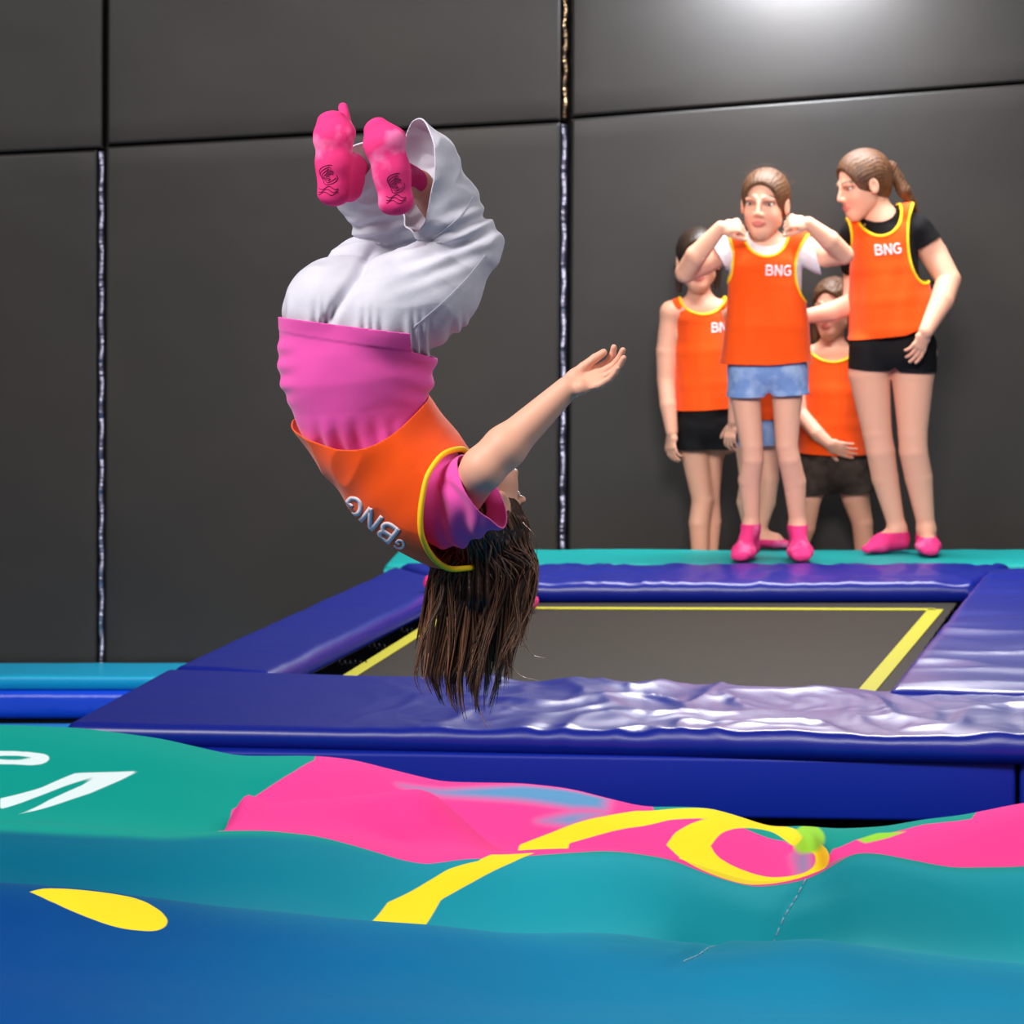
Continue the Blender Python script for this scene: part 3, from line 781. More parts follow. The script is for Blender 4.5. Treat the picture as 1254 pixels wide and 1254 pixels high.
STROKES = {'B': [[(0, -.5), (0, .5)], [(0, .42), (.25, .42)]+_arc(.27, .22, .22, .20, 90, -90)+[(0, .02)], [(0, .02), (.28, .02)]+_arc(.30, -.20, .26, .22, 90, -90)+[(0, -.42)]],
           'N': [[(0, -.5), (0, .5)], [(0, .5), (.56, -.5)], [(.56, -.5), (.56, .5)]],
           'G': [_arc(.34, 0, .34, .44, 50, 310)+[(.60, -.30), (.60, -.02), (.34, -.02)]]}
def lettering(text, size, place, bib_V, bib_Q, root, direction=(0, 1, 0), lift=.003, back=.5, weight=.18, **kw):
    """letters as bands of print laid on the cloth; place(u, v) -> world point before landing"""
    tree = BVHTree.FromPolygons([tuple(v) for v in bib_V], [tuple(map(int, f)) for f in bib_Q])
    dv = Vector(direction).normalized(); Vo, Fo = [], []
    x0 = -(len(text)-1)*.82/2-.29
    for k, ch in enumerate(text):
        for st in STROKES[ch]:
            st = np.array(st)+[x0+.82*k, 0]
            seg = np.concatenate([[0], np.cumsum(np.linalg.norm(np.diff(st, axis=0), axis=1))])
            u = np.linspace(0, seg[-1], max(6, int(seg[-1]/.06))); p = np.column_stack([np.interp(u, seg, st[:, 0]), np.interp(u, seg, st[:, 1])])
            t = np.gradient(p, axis=0); t /= np.linalg.norm(t, axis=1)[:, None]; nn = np.column_stack([-t[:, 1], t[:, 0]])*weight/2
            b = len(Vo)
            for q, w in zip(p, nn):
                for sgn in (-1, 0, 1):
                    uu, vv = (q+sgn*w)*size
                    pt = Vector(place(uu, vv)); h = tree.ray_cast(pt-dv*back, dv)
                    q3, n3 = (h[0], h[1]) if h[0] is not None else tree.find_nearest(pt)[:2]
                    if n3.dot(dv) > 0: n3 = -n3
                    Vo.append(np.array(q3)+np.array(n3)*lift)
            for i in range(len(p)-1):
                for q in (0, 1): Fo.append((b+i*3+q, b+(i+1)*3+q, b+(i+1)*3+q+1, b+i*3+q+1))
    return obj('lettering', np.array(Vo), Fo, M_letter, root, solid=.0012, offset=0)
def folds(amp, fx, fz, seed=0.0):
    return lambda V: amp*perlin(np.column_stack([V[:, 0]*fx+seed, V[:, 1]*fx, V[:, 2]*fz]))+amp*.4*perlin(V*np.array([fx, fx, fz])*2.1+seed+4)
def ridges3(V, sc, seed=0.0):
    w = np.column_stack([perlin(V*4+seed), perlin(V*4+seed+7), perlin(V*4+seed+13)])
    return 1-2.4*np.abs(perlin(V*np.asarray(sc)+w*.8+seed))

# ------------------------------------------------------------------ the girl in mid flip
YG = 7.5
def G(px, py, dy=0.0): return P(px, py, YG+dy)
def gpx(V): return CX+V[:, 0]*F/YG, CY+(HC-V[:, 2])*F/YG
flip = empty('person', (0, YG, 0.6), 'person upside down in mid-air backflip, pink shirt, orange bib and pale jeans', 'person')
fh = Head(G(592, 618, .075), (.74, .60, .34), (.10, .04, -1), 1.03)
hips_n = [G(475, 384, -.03), G(572, 306, -.05), G(512, 226, -.07)]
hips_f = [G(402, 378, .04), G(512, 304, .16), G(436, 218, .06)]
arm = U(.02, cone(G(558, 619, -.045), G(592, 573, -.17), .043, .041), cone(G(592, 573, -.17), G(618, 548, -.165), .041, .0405), cone(G(618, 548, -.165), G(694, 476, -.15), .0405, .0245))
arm_f = U(.02, cone(G(540, 610, .10), G(515, 585, .24), .045, .036), cone(G(515, 585, .24), G(470, 560, .34), .034, .024))
hd_n = hand(G(693, 477, -.15), (.93, .05, .36), (-.30, -.52, .80), .96, curl=[(6, 38, 22), (8, 26, 18), (10, 20, 16), (14, 18, 14)], spread=3, thumb=(.93, .12, .34))
hd_f = hand(G(470, 560, .34), (-.3, .5, .2), (0, .6, .4), .95)
torso = U(.03, ecap(G(437, 385), G(438, 460), (.125, .09), (.112, .085), (1, 0, 0)), ecap(G(438, 460), G(500, 585), (.112, .085), (.085, .070), (.8, 0, .6)), ecap(G(500, 585), G(545, 622), (.085, .070), (.06, .06), (.8, 0, .6)),
          cone(G(552, 620, -.035), G(545, 610, .09), .036, .04))
legs = []
for a, b, c in (hips_n, hips_f): legs += [cone(a, b, .07, .040), cone(b, c, .036, .026)]
feet = U(.02, cone(hips_n[2], G(486, 236, -.13), .026, .02), cone(G(486, 236, -.14), G(470, 178, -.145), .016, .014), cone(hips_f[2], G(416, 218, -.04), .026, .02), cone(G(415, 218, -.05), G(410, 165, -.05), .018, .018))
neck = cone(G(543, 622, .02), fh.w(0, -.02, -.05), .048, .044)
body = U(.02, U(.03, torso, *legs), feet, arm, arm_f)
body = U(.008, body, hd_n, hd_f)
body = U(.025, body, neck); body = U(.012, body, fh.sdf())
make_body(flip, body, .003, [fh], sink=.0078)

# jeans
def thigh(a, b, wa, wb, d=1.0): return ecap(a, b, (wa, wa*d), (wb, wb*d), (b[2]-a[2], 0, -(b[0]-a[0])))
j_n = U(.03, thigh(G(470, 388, -.03), G(530, 352, -.06), .118, .094), thigh(G(530, 352, -.06), G(583, 306, -.06), .094, .046),
        cone(G(583, 304, -.06), G(588, 296, -.06), .044, .038))
s_n = U(.02, thigh(G(577, 300, -.06), G(540, 254, -.06), .048, .072, 1.0), thigh(G(540, 254, -.06), G(509, 206, -.08), .072, .080, 1.0), thigh(G(509, 206, -.08), G(470, 168, -.12), .080, .078, 1.0))
j_f = U(.03, thigh(G(400, 382, .03), G(450, 340, .10), .086, .080), thigh(G(450, 340, .10), G(515, 302, .16), .076, .055))
s_f = U(.02, thigh(G(515, 298, .17), G(475, 262, .10), .06, .072, .9), thigh(G(475, 262, .10), G(428, 205, .02), .072, .062, .9), thigh(G(428, 205, .02), G(405, 175, -.02), .062, .058, .9))
seat = U(.03, ecap(G(437, 425), G(436, 388), (.140, .118), (.138, .122), (1, 0, 0)), ell(G(402, 376, -.02), (.088, .10, .090)), ell(G(474, 388, -.03), (.098, .115, .098)))
jeans = U(.012, U(.018, seat, j_n), j_f); jeans = U(.010, jeans, s_n, s_f)
cn = nrm(np.array([-.86, -.42, .06])); cf = nrm(G(428, 205, .02)-G(475, 262, .10))
def cuff_clip(V):
    x, y = gpx(V); dn = (V-G(510, 203, -.08))@cn; df = (V-G(428, 203, .02))@cf
    near = s_n(V) < s_f(V)
    return np.where(near, np.where(y < 285, dn, -1), np.where((y < 265) & (x < 470), df, -1))
def jean_disp(V):
    x, y = gpx(V)
    leg = sstep(350, 300, y)
    d = .0045*ridges3(V, (13, 13, 20), 2.2)*(0.35+leg)
    # crumples behind the knees
    kn = np.exp(-(((x-545)*.5+(y-300)*.86)/26)**2-((x-560)/55)**2); d += .007*np.sin((x*.35+y*.94)*.30)*kn
    kf = np.exp(-((x-470)/45)**2-((y-285)/28)**2); d += .007*np.sin((y+x*.2)*.34)*kf
    # gathers fanning out of the waist, centre seam of the seat
    g = sstep(345, 398, y-(x-347)*.12); d += .004*np.sin(x*.42+np.sin(x*.11)*2.3)*g
    sx = 395+(405-y)*.62
    d -= .016*np.exp(-((x-sx)/7.0)**2)*sstep(290, 330, y)
    return d
jo, jV, jQ = cloth('jeans', jeans, .0036, M_jean_p, flip, [cuff_clip, lambda V: gpx(V)[1]-430.0-(gpx(V)[0]-437)*.1], jean_disp, solid=.003, offset=-1)
# pocket hem and cuff seams as stitched lines
def on_surface(pts, V, Q, Y=YG, lift=.002, back=.8):
    tree = BVHTree.FromPolygons([tuple(v) for v in V], [tuple(map(int, f)) for f in Q]); out = []
    cam_p = Vector((0, 0, HC))
    for q in pts:
        t = Vector(P(q[0], q[1], Y)); d = (t-cam_p).normalized(); h = tree.ray_cast(t-d*back, d)
        if h[0] is not None: out.append(np.array(h[0]-d*lift))
    return np.array(out)
M_stitch = mat('pale_stitching', srgb(186, 184, 200), .8)
for pts in ([(505, 402), (540, 372), (572, 340), (594, 312)], [(520, 300), (560, 268), (580, 240)]):
    L = on_surface(curve(np.column_stack([pts, np.zeros(len(pts))]), 30), jV, jQ)
    if len(L) > 4: tv, tq = tube(L, .0009, sides=5); obj('seam', tv, tq, M_stitch, jo)

# socks with dark grip prints
def foot(heel, ball_, toe, ank, wh, wb, wt, side, hk=.024):
    return U(.02, ecap(heel, ball_, (wh, hk+.004), (wb, hk), side), ecap(ball_, toe, (wb, hk), (wt, .016), side), cone(heel+np.array([0, .03, .0]), ank, .030, .034))
sn = U(.03, foot(G(479, 208, -.155), G(471, 174, -.16), G(459, 155, -.155), G(505, 225, -.08), .031, .041, .025, (1, 0, .25)), ecap(G(485, 247, -.155), G(479, 208, -.155), (.036, .028), (.031, .024), (1, 0, .25)))
sf = U(.02, foot(G(409, 200, -.07), G(409, 166, -.07), G(404, 145, -.065), G(432, 210, .0), .034, .039, .027, (1, 0, .05)), ecap(G(409, 236, -.07), G(409, 200, -.07), (.034, .028), (.034, .026), (1, 0, .05)),
       cone(G(424, 158, -.05), G(420, 131, -.03), .014, .010), cone(G(432, 205, -.03), G(428, 232, -.03), .027, .026))
for sdf, dst in ((sn, [(485, 232), (474, 214)]), (sf, [(402, 222), (436, 205)])):
    V, Q = mesh_sdf(sdf, .003); V = relax(V, Q, 2); V = V+vnormals(V, Q)*(.0016*perlin(V*40))[:, None]
    so = obj('sock', V, Q, M_sock, flip)
    lines = []
    cxp, cyp = dst[0]
    for k in range(5):
        rr = 11-2.2*k
        lines.append([(cxp+rr*.9*math.cos(a)+2*math.sin(3*a+k), cyp-8+rr*1.1*math.sin(a)) for a in np.linspace(.4*k, .4*k+5.0, 26)])
    for k in range(3): lines.append([(cxp-12+t*24, cyp+8+k*3.5+2*math.sin(t*9+k)) for t in np.linspace(0, 1, 16)])
    parts = []
    for ln in lines:
        L = on_surface(ln, V, Q, lift=.0006)
        if len(L) > 4: parts.append(tube(L, .0007, sides=5))
    if parts: tv, tq = merge(parts); obj('grip_print', tv, tq, M_print, so)

# pink shirt
sec = [(436, 396, .150, .128), (437, 430, .153, .132), (438, 462, .148, .130), (442, 498, .125, .115), (477, 551, .100, .10), (528, 604, .088, .092), (550, 626, .072, .085)]
def chain(sec, side, Gf):
    fs = []
    for a, b in zip(sec[:-1], sec[1:]):
        pa, pb = Gf(a[0], a[1]), Gf(b[0], b[1]); fs.append(ecap(pa, pb, (a[2], a[3]), (b[2], b[3]), side))
    return U(.03, *fs)
shirt = chain(sec, (1, 0, .12), G)
sleeve = U(.02, ecap(G(552, 622, -.03), G(585, 604, -.11), (.080, .070), (.078, .062), (.6, 0, -.8)), ecap(G(585, 604, -.11), G(620, 574, -.18), (.078, .062), (.078, .062), (.6, 0, -.8)))
sleeve_f = cone(G(540, 612, .08), G(528, 597, .16), .07, .065)
over = lambda p: jeans(p)-.009
over.box = (jeans.box[0]-.01, jeans.box[1]+.01)
tuck = lambda p: np.maximum(over(p), .0015*(gpx(p)[1]-446)); tuck.box = over.box
shirt = U(.012, U(.02, shirt, sleeve, sleeve_f), tuck)
sl_d = nrm(np.array([.70, -.30, .45]))
def shirt_hem(V):
    x, y = gpx(V); hem = np.interp(x, [340, 505, 506.5, 540], [388, 408, 430, 440])
    return hem-y+(V[:, 1]-YG)*30
def sleeve_clip(V):
    x, y = gpx(V); d = (V-G(588, 604, -.13))@sl_d
    return np.where((x > 545) & (V[:, 1] < YG+.03), d, -1)
def sleeve_clip_f(V):
    d = (V-G(530, 599, .15))@nrm(G(528, 597, .16)-G(540, 612, .08)); return np.where(V[:, 1] > YG+.11, np.where(gpx(V)[1] > 545, d, -1), -1)
def shirt_disp(V):
    x, y = gpx(V); d = .003*perlin(V*12)
    hem = np.interp(x, [340, 540], [388, 414]); d += .0018*sstep(16, 14, y-hem)
    d += .0045*np.sin((x-y*.32)*.27+np.sin(y*.05))*sstep(500, 540, y)*sstep(470, 440, np.abs(x-440)+400)
    d += .0025*np.sin(y*.26+x*.05)*np.exp(-((x-345)/16)**2)*sstep(400, 430, y)*sstep(520, 480, y)
    d += .0045*np.sin(y*.20-x*.08)*np.exp(-((x-528)/28)**2)*sstep(425, 440, y)*sstep(500, 480, y)
    d += .0045*np.sin((x*.8-y*.35)*.26+np.sin(y*.07)*1.5)*sstep(530, 545, x)*sstep(570, 590, y)
    return d
po, pV, pQ = cloth('shirt', shirt, .0036, M_pink, flip, [shirt_hem, sleeve_clip, sleeve_clip_f], shirt_disp, solid=.0025, offset=-1)
# orange bib
bsec = [(428, 484, .130, .152), (465, 535, .121, .155), (495, 577, .118, .160), (524, 607, .113, .165), (556, 628, .103, .165), (590, 642, .085, .150)]
bib = chain(bsec, (.78, 0, .62), G)
def bib_hem(V):
    x, y = gpx(V); hem = np.interp(x, [360, 400, 440, 520, 580], [522, 518, 508, 486, 470])
    return hem-y+(YG-V[:, 1])*215*np.clip(1-((x-435)/105)**2, .2, 1)
def bib_arm(V):
    x, y = gpx(V); e = 1-((x-558)/33)**2-((y-624)/58)**2
    return np.minimum(e*.05, (YG+.0-V[:, 1]))
def bib_ring(V): return (V-G(557, 624, -.06))@nrm(np.array([.84, -.50, -.10]))
def bib_neck(V): return (V-G(578, 658))@nrm(np.array([.80, 0, -.30]))
def bib_arm_f(V):
    x, y = gpx(V); e = 1-((x-553)/40)**2-((y-610)/58)**2
    return np.minimum(e*.05, (V[:, 1]-YG-.05))
bo, bV, bQ = cloth('bib', bib, .0036, M_orange, flip, [bib_hem, bib_ring],
                   lambda V: .006*ridges3(V, (8, 8, 7), 5.1)+.005*perlin(V*7), solid=.0025, offset=1, piping=(1,), pr=.0062)
def plc(cx, cy, ang, sx=1.0):
    ca, sa = math.cos(ang), math.sin(ang)
    return lambda u, v: G(cx, cy)+np.array([(u*ca-v*sa), 0, (u*sa+v*ca)])
lettering('BNG', .050, plc(456, 630, math.radians(146)), bV, bQ, bo)
lettering('G', .026, plc(492, 659, math.radians(146)), bV, bQ, bo)

# long hanging hair
rng = np.random.RandomState(3)
lead = fh.hair_cap(lift=.006, ears=True)
mass = U(.03, ecap(G(597, 662, .105), G(590, 720, .105), (.078, .075), (.078, .105), (1, 0, 0)), ecap(G(590, 720, .105), G(583, 790, .105), (.078, .045), (.055, .024), (1, 0, 0)), ecap(G(583, 790, .105), G(580, 830, .105), (.055, .024), (.018, .010), (1, 0, 0)))
def hair_disp(p):
    x, y = gpx(p); return .006*np.sin(x*.55+2.5*perlin(p*np.array([9, 9, 3])))*sstep(650, 690, y)
V, Q = mesh_sdf(displaced(U(.03, lead, mass), hair_disp, .01), .004)
ho = obj('hair', V, Q, M_hair_d, flip)
Lb = lambda y: np.interp(y, [640, 690, 770, 830, 860, 895], [556, 531, 523, 516, 530, 560])
Rb = lambda y: np.interp(y, [600, 640, 690, 760, 830, 895], [642, 652, 656, 643, 628, 604])
def scalp(a, z, lift=.0):
    """point on the head, a: angle round from the face, z: height towards the crown"""
    rz = math.sqrt(max(0, 1-((z-.030)/.086)**2)) if z > .030 else 1.0
    return fh.w(math.sin(a)*(.080+lift)*rz, -.016+math.cos(a)*(.098+lift)*rz, z)
nearside = 1 if (fh.w(.08, 0, 0)[1] < fh.w(-.08, 0, 0)[1]) else -1
clumps = []
for i in range(70):
    clumps.append(dict(u=rng.rand(), du=rng.uniform(-.20, .20), wob=rng.uniform(2, 9), ph=rng.rand()*6.28, wf=rng.uniform(3, 8), cut=abs(rng.randn())*30+(rng.rand() < .3)*rng.uniform(10, 60), dy=rng.uniform(-.03, .09)))
def lock(kind, wide):
    back = rng.rand() < .25
    a = rng.uniform(.55, 2.9)*nearside*(1 if not back else -1)
    z0 = np.interp(abs(a), [.4, 1.0, 1.6, 2.2, 3.1], [.070, .035, -.005, -.055, -.085])+abs(rng.randn())*.03
    z0 = min(z0, .085)
    p0, p1, p2 = scalp(a, z0), scalp(a, .5*z0+.5*.085, .006), scalp(a, .098, .012)
    xa = CX+p2[0]*F/p2[1]; ya = CY+(HC-p1[2])*F/p1[1]; y0 = CY+(HC-p2[2])*F/p2[1]
    u0 = (xa-Lb(y0))/(Rb(y0)-Lb(y0))+rng.randn()*.15
    u0 = .5+(u0-.5)*1.2 if rng.rand() < .6 else rng.rand()
    c = min(clumps, key=lambda q: abs(q['u']-u0)+rng.rand()*.12)
    loose = rng.uniform(.1, .5) if kind == 0 else rng.uniform(.4, 1.2)
    end = np.interp(c['u'], [0, .2, .5, .8, 1], [850, 876, 893, 870, 824])-c['cut']-abs(rng.randn())*(14 if kind == 0 else 22)
    off = float(np.clip(u0-c['u'], -.12, .12)); wob = c['wob']*rng.uniform(.7, 1.2); ph = c['ph']+rng.randn()*.25
    dyt = p2[1]-YG; dye = c['dy']+rng.randn()*.008
    pts = [p0, .5*(p0+p1)+(p1-fh.c)*.02, p1]
    for t in np.linspace(0.12, 1, 14):
        y = ya+(end-ya)*t; uu = c['u']+off*(1-t)**.7+off*t*loose+c['du']*t; uu = min(max(uu, -.03), 1.03)
        x = Lb(y)+(Rb(y)-Lb(y))*uu+wob*math.sin(t*c['wf']+ph)*t**.7
        w = float(sstep(0, .35, np.array(t)))
        x = x*w+(CX+p1[0]*F/p1[1])*(1-w)
        pts.append(P(x, y, YG+dyt*(1-t)+dye*t))
    pts = curve(pts, 26); n = np.linspace(0, 1, 26)
    return tube(pts, wide*np.interp(n, [0, .12, .55, .85, 1], [.6, 1, 1, .55, .08]), sides=5, flat=.45)
strays = []
for (x0, y0, x1, y1, x2, y2) in ((632, 770, 650, 800, 668, 806), (612, 800, 636, 826, 660, 834), (640, 700, 652, 735, 650, 760), (628, 740, 640, 770, 646, 785), (530, 700, 522, 690, 514, 685), (525, 800, 520, 830, 514, 828), (640, 640, 656, 660, 657, 700), (620, 790, 634, 792, 648, 790), (588, 870, 596, 890, 602, 884)):
    strays.append(tube(curve([G(x0, y0, .0), G(x1, y1, -.01), G(x2, y2, .0)], 12), np.linspace(.0011, .0003, 12), sides=4))
for nm, cnt, wlo, whi, mt in (('hair_lock', 380, .0016, .0044, M_hair_d), ('hair_lock', 120, .0012, .0028, M_hair_l), ('stray_hair', 420, .0005, .0010, M_hair_l)):
    V, Q = merge([lock(0 if nm == 'hair_lock' else 1, rng.uniform(wlo, whi)) for i in range(cnt)]+(strays if nm == 'stray_hair' else [])); obj(nm, V, Q, mt, ho)
# ------------------------------------------------------------------ the standing girls
tag(ybox('trim_ledge', -0.36, 3.4, 14.30, 14.82, -0.78, -0.235, M_floor), kind='structure')
class Girl:
    def __init__(self, label, Y, base, zbase):
        self.Y = Y; self.m = Y/F
        self.root = empty('person', P(base[0], CY, Y)*[1, 1, 0]+[0, 0, zbase], label, 'person', None)
    def J(self, px, py, dy=0.0):
        p = P(px, py, self.Y); return p+np.array([0, dy, 0])
    def px(self, V): return CX+V[:, 0]*F/self.Y, CY+(HC-V[:, 2])*F/self.Y
    def C(self, a, b, ra, rb): return cone(self.J(*a), self.J(*b), ra*self.m, rb*self.m)    # radii in photograph px
    def limb(self, pts, k=.004): return U(k, *[self.C(a[:3], b[:3], a[3], b[3]) for a, b in zip(pts[:-1], pts[1:])])
    def E(self, a, b, ra, rb, side=(1, 0, 0)):
        return ecap(self.J(*a), self.J(*b), (ra[0]*self.m, ra[1]*self.m), (rb[0]*self.m, rb[1]*self.m), side)
    def rows(self, rows, side=(1, 0, 0), k=.004, dy=0.0):
        """rows of (py, x left, x right, half depth px)"""
        fs = []
        for a, b in zip(rows[:-1], rows[1:]):
            fs.append(self.E(((a[1]+a[2])/2, a[0], dy), ((b[1]+b[2])/2, b[0], dy), ((a[2]-a[1])/2, a[3]), ((b[2]-b[1])/2, b[3]), side))
        return U(k, *fs)
    def foot(self, an, heel, toe, rw):
        a, h, t = self.J(*an), self.J(*heel), self.J(*toe); m = self.m; z0 = self.root.location[2]+.012
        h[2] = z0+rw[1]*m; t[2] = z0+rw[3]*.5*m
        mid = h+(t-h)*.62; mid[2] = z0+rw[2]*.62*m
        side = np.cross(t-h, [0, 0, 1])
        return U(.02, cone(a, h+[0, 0, .012], rw[0]*m, rw[1]*m), ecap(h, mid, (rw[1]*m, rw[1]*m), (rw[2]*m, rw[2]*.62*m), side), ecap(mid, t, (rw[2]*m, rw[2]*.62*m), (rw[3]*m, rw[3]*.5*m), side),
                 cone(a, mid+[0, 0, .012], rw[0]*m, rw[2]*.6*m))
    def sock(self, sdf, top, h=.004):
        V, Q = mesh_sdf(displaced(sdf, lambda p: .004+.0015*perlin(p*30), .01), h)
        zt = self.J(0, top)[2]
        V, Q, _ = clip(V, Q, lambda V: V[:, 2]-zt)
        return obj('sock', V, Q, M_sock, self.root, solid=.002, offset=-1)
    def ellipse(self, cx, cy, rx, ry, ry_back=None):
        def fn(V):
            x, y = self.px(V); r = ry if ry_back is None else np.where(V[:, 1] > self.Y+.01, ry_back, ry)
            return (1-((x-cx)/rx)**2-((y-cy)/r)**2)*.04
        return fn
    def hem(self, pts, sgn=1):
        pts = np.array(pts, float)
        return lambda V: sgn*(self.px(V)[1]-np.interp(self.px(V)[0], pts[:, 0], pts[:, 1]))*self.m
    def bib(self, rows, straps, neck, arms, hem, side=(1, 0, 0), text=None, h=.0045, dy=0.0, k=.004, over=None):
        f = U(.015, self.rows(rows, side, k, dy), *[self.C(a, b, ra, rb) for a, b, ra, rb in straps])
        if over is not None:
            o_ = lambda p: over(p)-.008
            o_.box = (over.box[0]-.01, over.box[1]+.01); f = U(.01, f, o_)
        clips = [self.hem(hem), self.ellipse(*neck)]+[self.ellipse(*a) for a in arms]
        o, V, Q = cloth('bib', f, h, M_orange, self.root, clips, lambda V: folds(.011, 11, 3)(V)*sstep(0, .25, self.J(0, rows[0][0])[2]-V[:, 2]), solid=.002, offset=1, piping=tuple(range(1, len(clips))), pr=1.9*self.m)
        if text:
            cx, cy, size, ang = text
            ca, sa = math.cos(math.radians(ang)), math.sin(math.radians(ang))
            lettering('BNG', size*self.m, lambda u, v: self.J(cx, cy)+np.array([u*ca-v*sa, 0, u*sa+v*ca]), V, Q, o, lift=.003, bold=.035)
        return o

# front girl, white tee, denim shorts, fists at her ears ------------------------------------------------
g = Girl('person with both fists raised to the ears, white tee, orange bib and denim shorts', 13.95, (945, 688), 0.0)
hd = Head(g.J(936, 249, -.02), (-.30, -.95, -.02), (0.03, 0, 1), 1.17)
armL = g.limb([(890, 306, .0, 15), (862, 322, -.04, 14), (838, 333, -.08, 12.5), (850, 312, -.13, 13), (880, 277, -.15, 8.2)])
armR = g.limb([(984, 304, .0, 15), (1010, 313, -.04, 13.5), (1031, 311, -.08, 12), (1012, 293, -.13, 12.5), (986, 272, -.15, 8.2)])
hL = hand(g.J(880, 277, -.15), (.92, -.1, .12), (.2, .75, -.6), .92, curl=(62, 75, 50), spread=2, thumb=(.8, .35, .5))
hR = hand(g.J(986, 272, -.15), (-.9, -.15, .12), (-.1, .75, -.6), .92, curl=(62, 75, 50), spread=2, thumb=(.8, .35, .5), mirror=-1)
tor = U(.03, g.rows([(308, 905, 968, 24), (330, 898, 978, 26), (380, 905, 972, 24), (425, 902, 978, 28), (442, 902, 980, 26)]), g.C((893, 305), (983, 303), 15, 15))
leg1 = g.limb([(917, 455, 0, 22), (913, 487, 0, 18.5), (920, 545, -.02, 14), (921, 562, -.02, 13.5), (918, 588, .005, 14), (921, 640, .02, 9.5)])
leg2 = g.limb([(962, 455, 0, 22), (964, 487, 0, 18.5), (963, 545, -.02, 13.5), (966, 562, -.02, 13.5), (973, 590, .005, 14), (977, 640, .02, 9.5)])
f1 = g.foot((920, 645, .02), (920, 668, .03), (903, 684, -.13), (9.5, 9.5, 13, 10)); f2 = g.foot((977, 645, .02), (978, 670, .03), (978, 683, -.14), (9.5, 9.5, 14, 10.5))
sd = U(.02, tor, armL, armR, leg1, leg2, f1, f2); sd = U(.006, sd, hL, hR); sd = U(.025, sd, cone(g.J(938, 306, .0), hd.w(0, -.012, -.06), .047, .044)); sd = U(.012, sd, hd.sdf())
make_body(g.root, sd, .0034, [hd])
for s_, top in ((f1, 642), (f2, 643)): g.sock(U(.01, s_, g.C((920, 640, .02), (920, 650, .02), 9.5, 9.5) if s_ is f1 else g.C((977, 641, .02), (977, 650, .02), 9.5, 9.5)), top)
tee0 = U(.02, g.rows([(303, 903, 970, 24), (325, 893, 981, 29), (380, 897, 980, 28), (430, 896, 984, 31)]), g.C((895, 304), (981, 302), 17, 17))
tee = U(.02, tee0,
        g.limb([(893, 307, 0, 18), (868, 320, -.035, 18.5), (845, 332, -.07, 18)]), g.limb([(983, 305, 0, 18), (1004, 315, -.035, 19), (1025, 324, -.06, 19)]))
def sleeves(V):
    x, y = g.px(V)
    a = (879-x)+.55*(y-312); b = (x-999)-.30*(y-318)
    return np.where(y < 350, np.maximum(np.where(x < 930, a, -9), np.where(x > 930, b, -9)), -9)*g.m
cloth('tee', tee, .0045, M_white, g.root, [sleeves, g.ellipse(938, 287, 22, 14, 8), g.hem([(800, 452), (1100, 452)])], lambda V: folds(.004, 22, 16, 3.0)(V), solid=.002, offset=1)
shorts = U(.02, g.rows([(425, 899, 982, 31), (452, 893, 987, 33)]), g.E((916, 455), (915, 500), (25, 29), (24.5, 27)), g.E((964, 455), (966, 500), (25, 29), (25.5, 27)))
so, _, _ = cloth('shorts', shorts, .0045, M_jean_b, g.root, [g.hem([(880, 486), (934, 485), (940, 479), (946, 484), (1000, 481)])], lambda V: folds(.003, 24, 20, 1.0)(V)+.002*sstep(477, 479, g.px(V)[1]), solid=.003, offset=-1)
g.bib([(296, 913, 962, 18), (312, 898, 975, 26), (350, 893, 985, 31), (400, 888, 990, 35), (447, 882, 994, 38), (460, 881, 995, 38)], [((905, 299), (972, 297), 17, 17)],
      (937, 286, 27, 27, 14), [(868, 318, 29, 50), (1012, 330, 40, 52)], [(860, 446), (885, 445), (940, 445), (994, 441), (1010, 440)], text=(951, 330, 13, -2), over=tee0)
cap_ = hd.hair_cap(extra=(U(.01, hd.e((0, -.10, .0), (.03, .035, .05))),), part=.004)
hv = mesh_sdf(cap_, .0034)
fly = []
for i in range(26):
    a = rng.uniform(-1.2, 1.2); p0 = hd.w(.079*math.sin(a), rng.uniform(-.06, .02), .03+.083*math.cos(a)); n = nrm(p0-hd.c)
    fly.append(tube(curve([p0, p0+n*.012+[rng.uniform(-.01, .01), 0, .004], p0+n*.018+[rng.uniform(-.03, .03), 0, .0]], 8), np.linspace(.0006, .0002, 8), sides=4))
V, Q = merge([hv]+fly); obj('hair', V, Q, M_hair_m, g.root)

# tall girl at the right, looking down to the left ------------------------------------------------------
g = Girl('person with ponytail and black tee looking down to one side, orange bib and black shorts', 14.12, (1095, 672), 0.0)
hd = Head(g.J(1055, 225, -.02), (-.90, -.36, -.26), (-.20, -.06, 1), 1.14)
armR = g.limb([(1126, 284, .0, 18), (1144, 312, .0, 17), (1160, 342, -.04, 15), (1150, 366, -.10, 14.5), (1127, 402, -.19, 9)])
hR = hand(g.J(1127, 402, -.19), (-.40, -.02, -.92), (-.45, .85, .1), .92, curl=[(10, 16, 12), (14, 18, 14), (18, 22, 16), (24, 26, 18)], spread=5, thumb=(.75, .35, .4), mirror=-1)
armL = g.limb([(1048, 290, .10, 17), (1052, 340, .13, 15), (1048, 372, .06, 14), (1020, 382, .02, 12), (990, 387, .0, 9)])
hL = hand(g.J(990, 387, .0), (-.95, .05, -.05), (0, .9, .2), .9)
sdv = (.86, -.5, 0)
tor = U(.03, g.rows([(275, 1058, 1106, 24), (300, 1050, 1120, 28), (350, 1056, 1122, 26), (390, 1054, 1130, 30), (408, 1056, 1132, 28)], sdv), g.C((1056, 285, .05), (1118, 283, -.02), 17, 17))
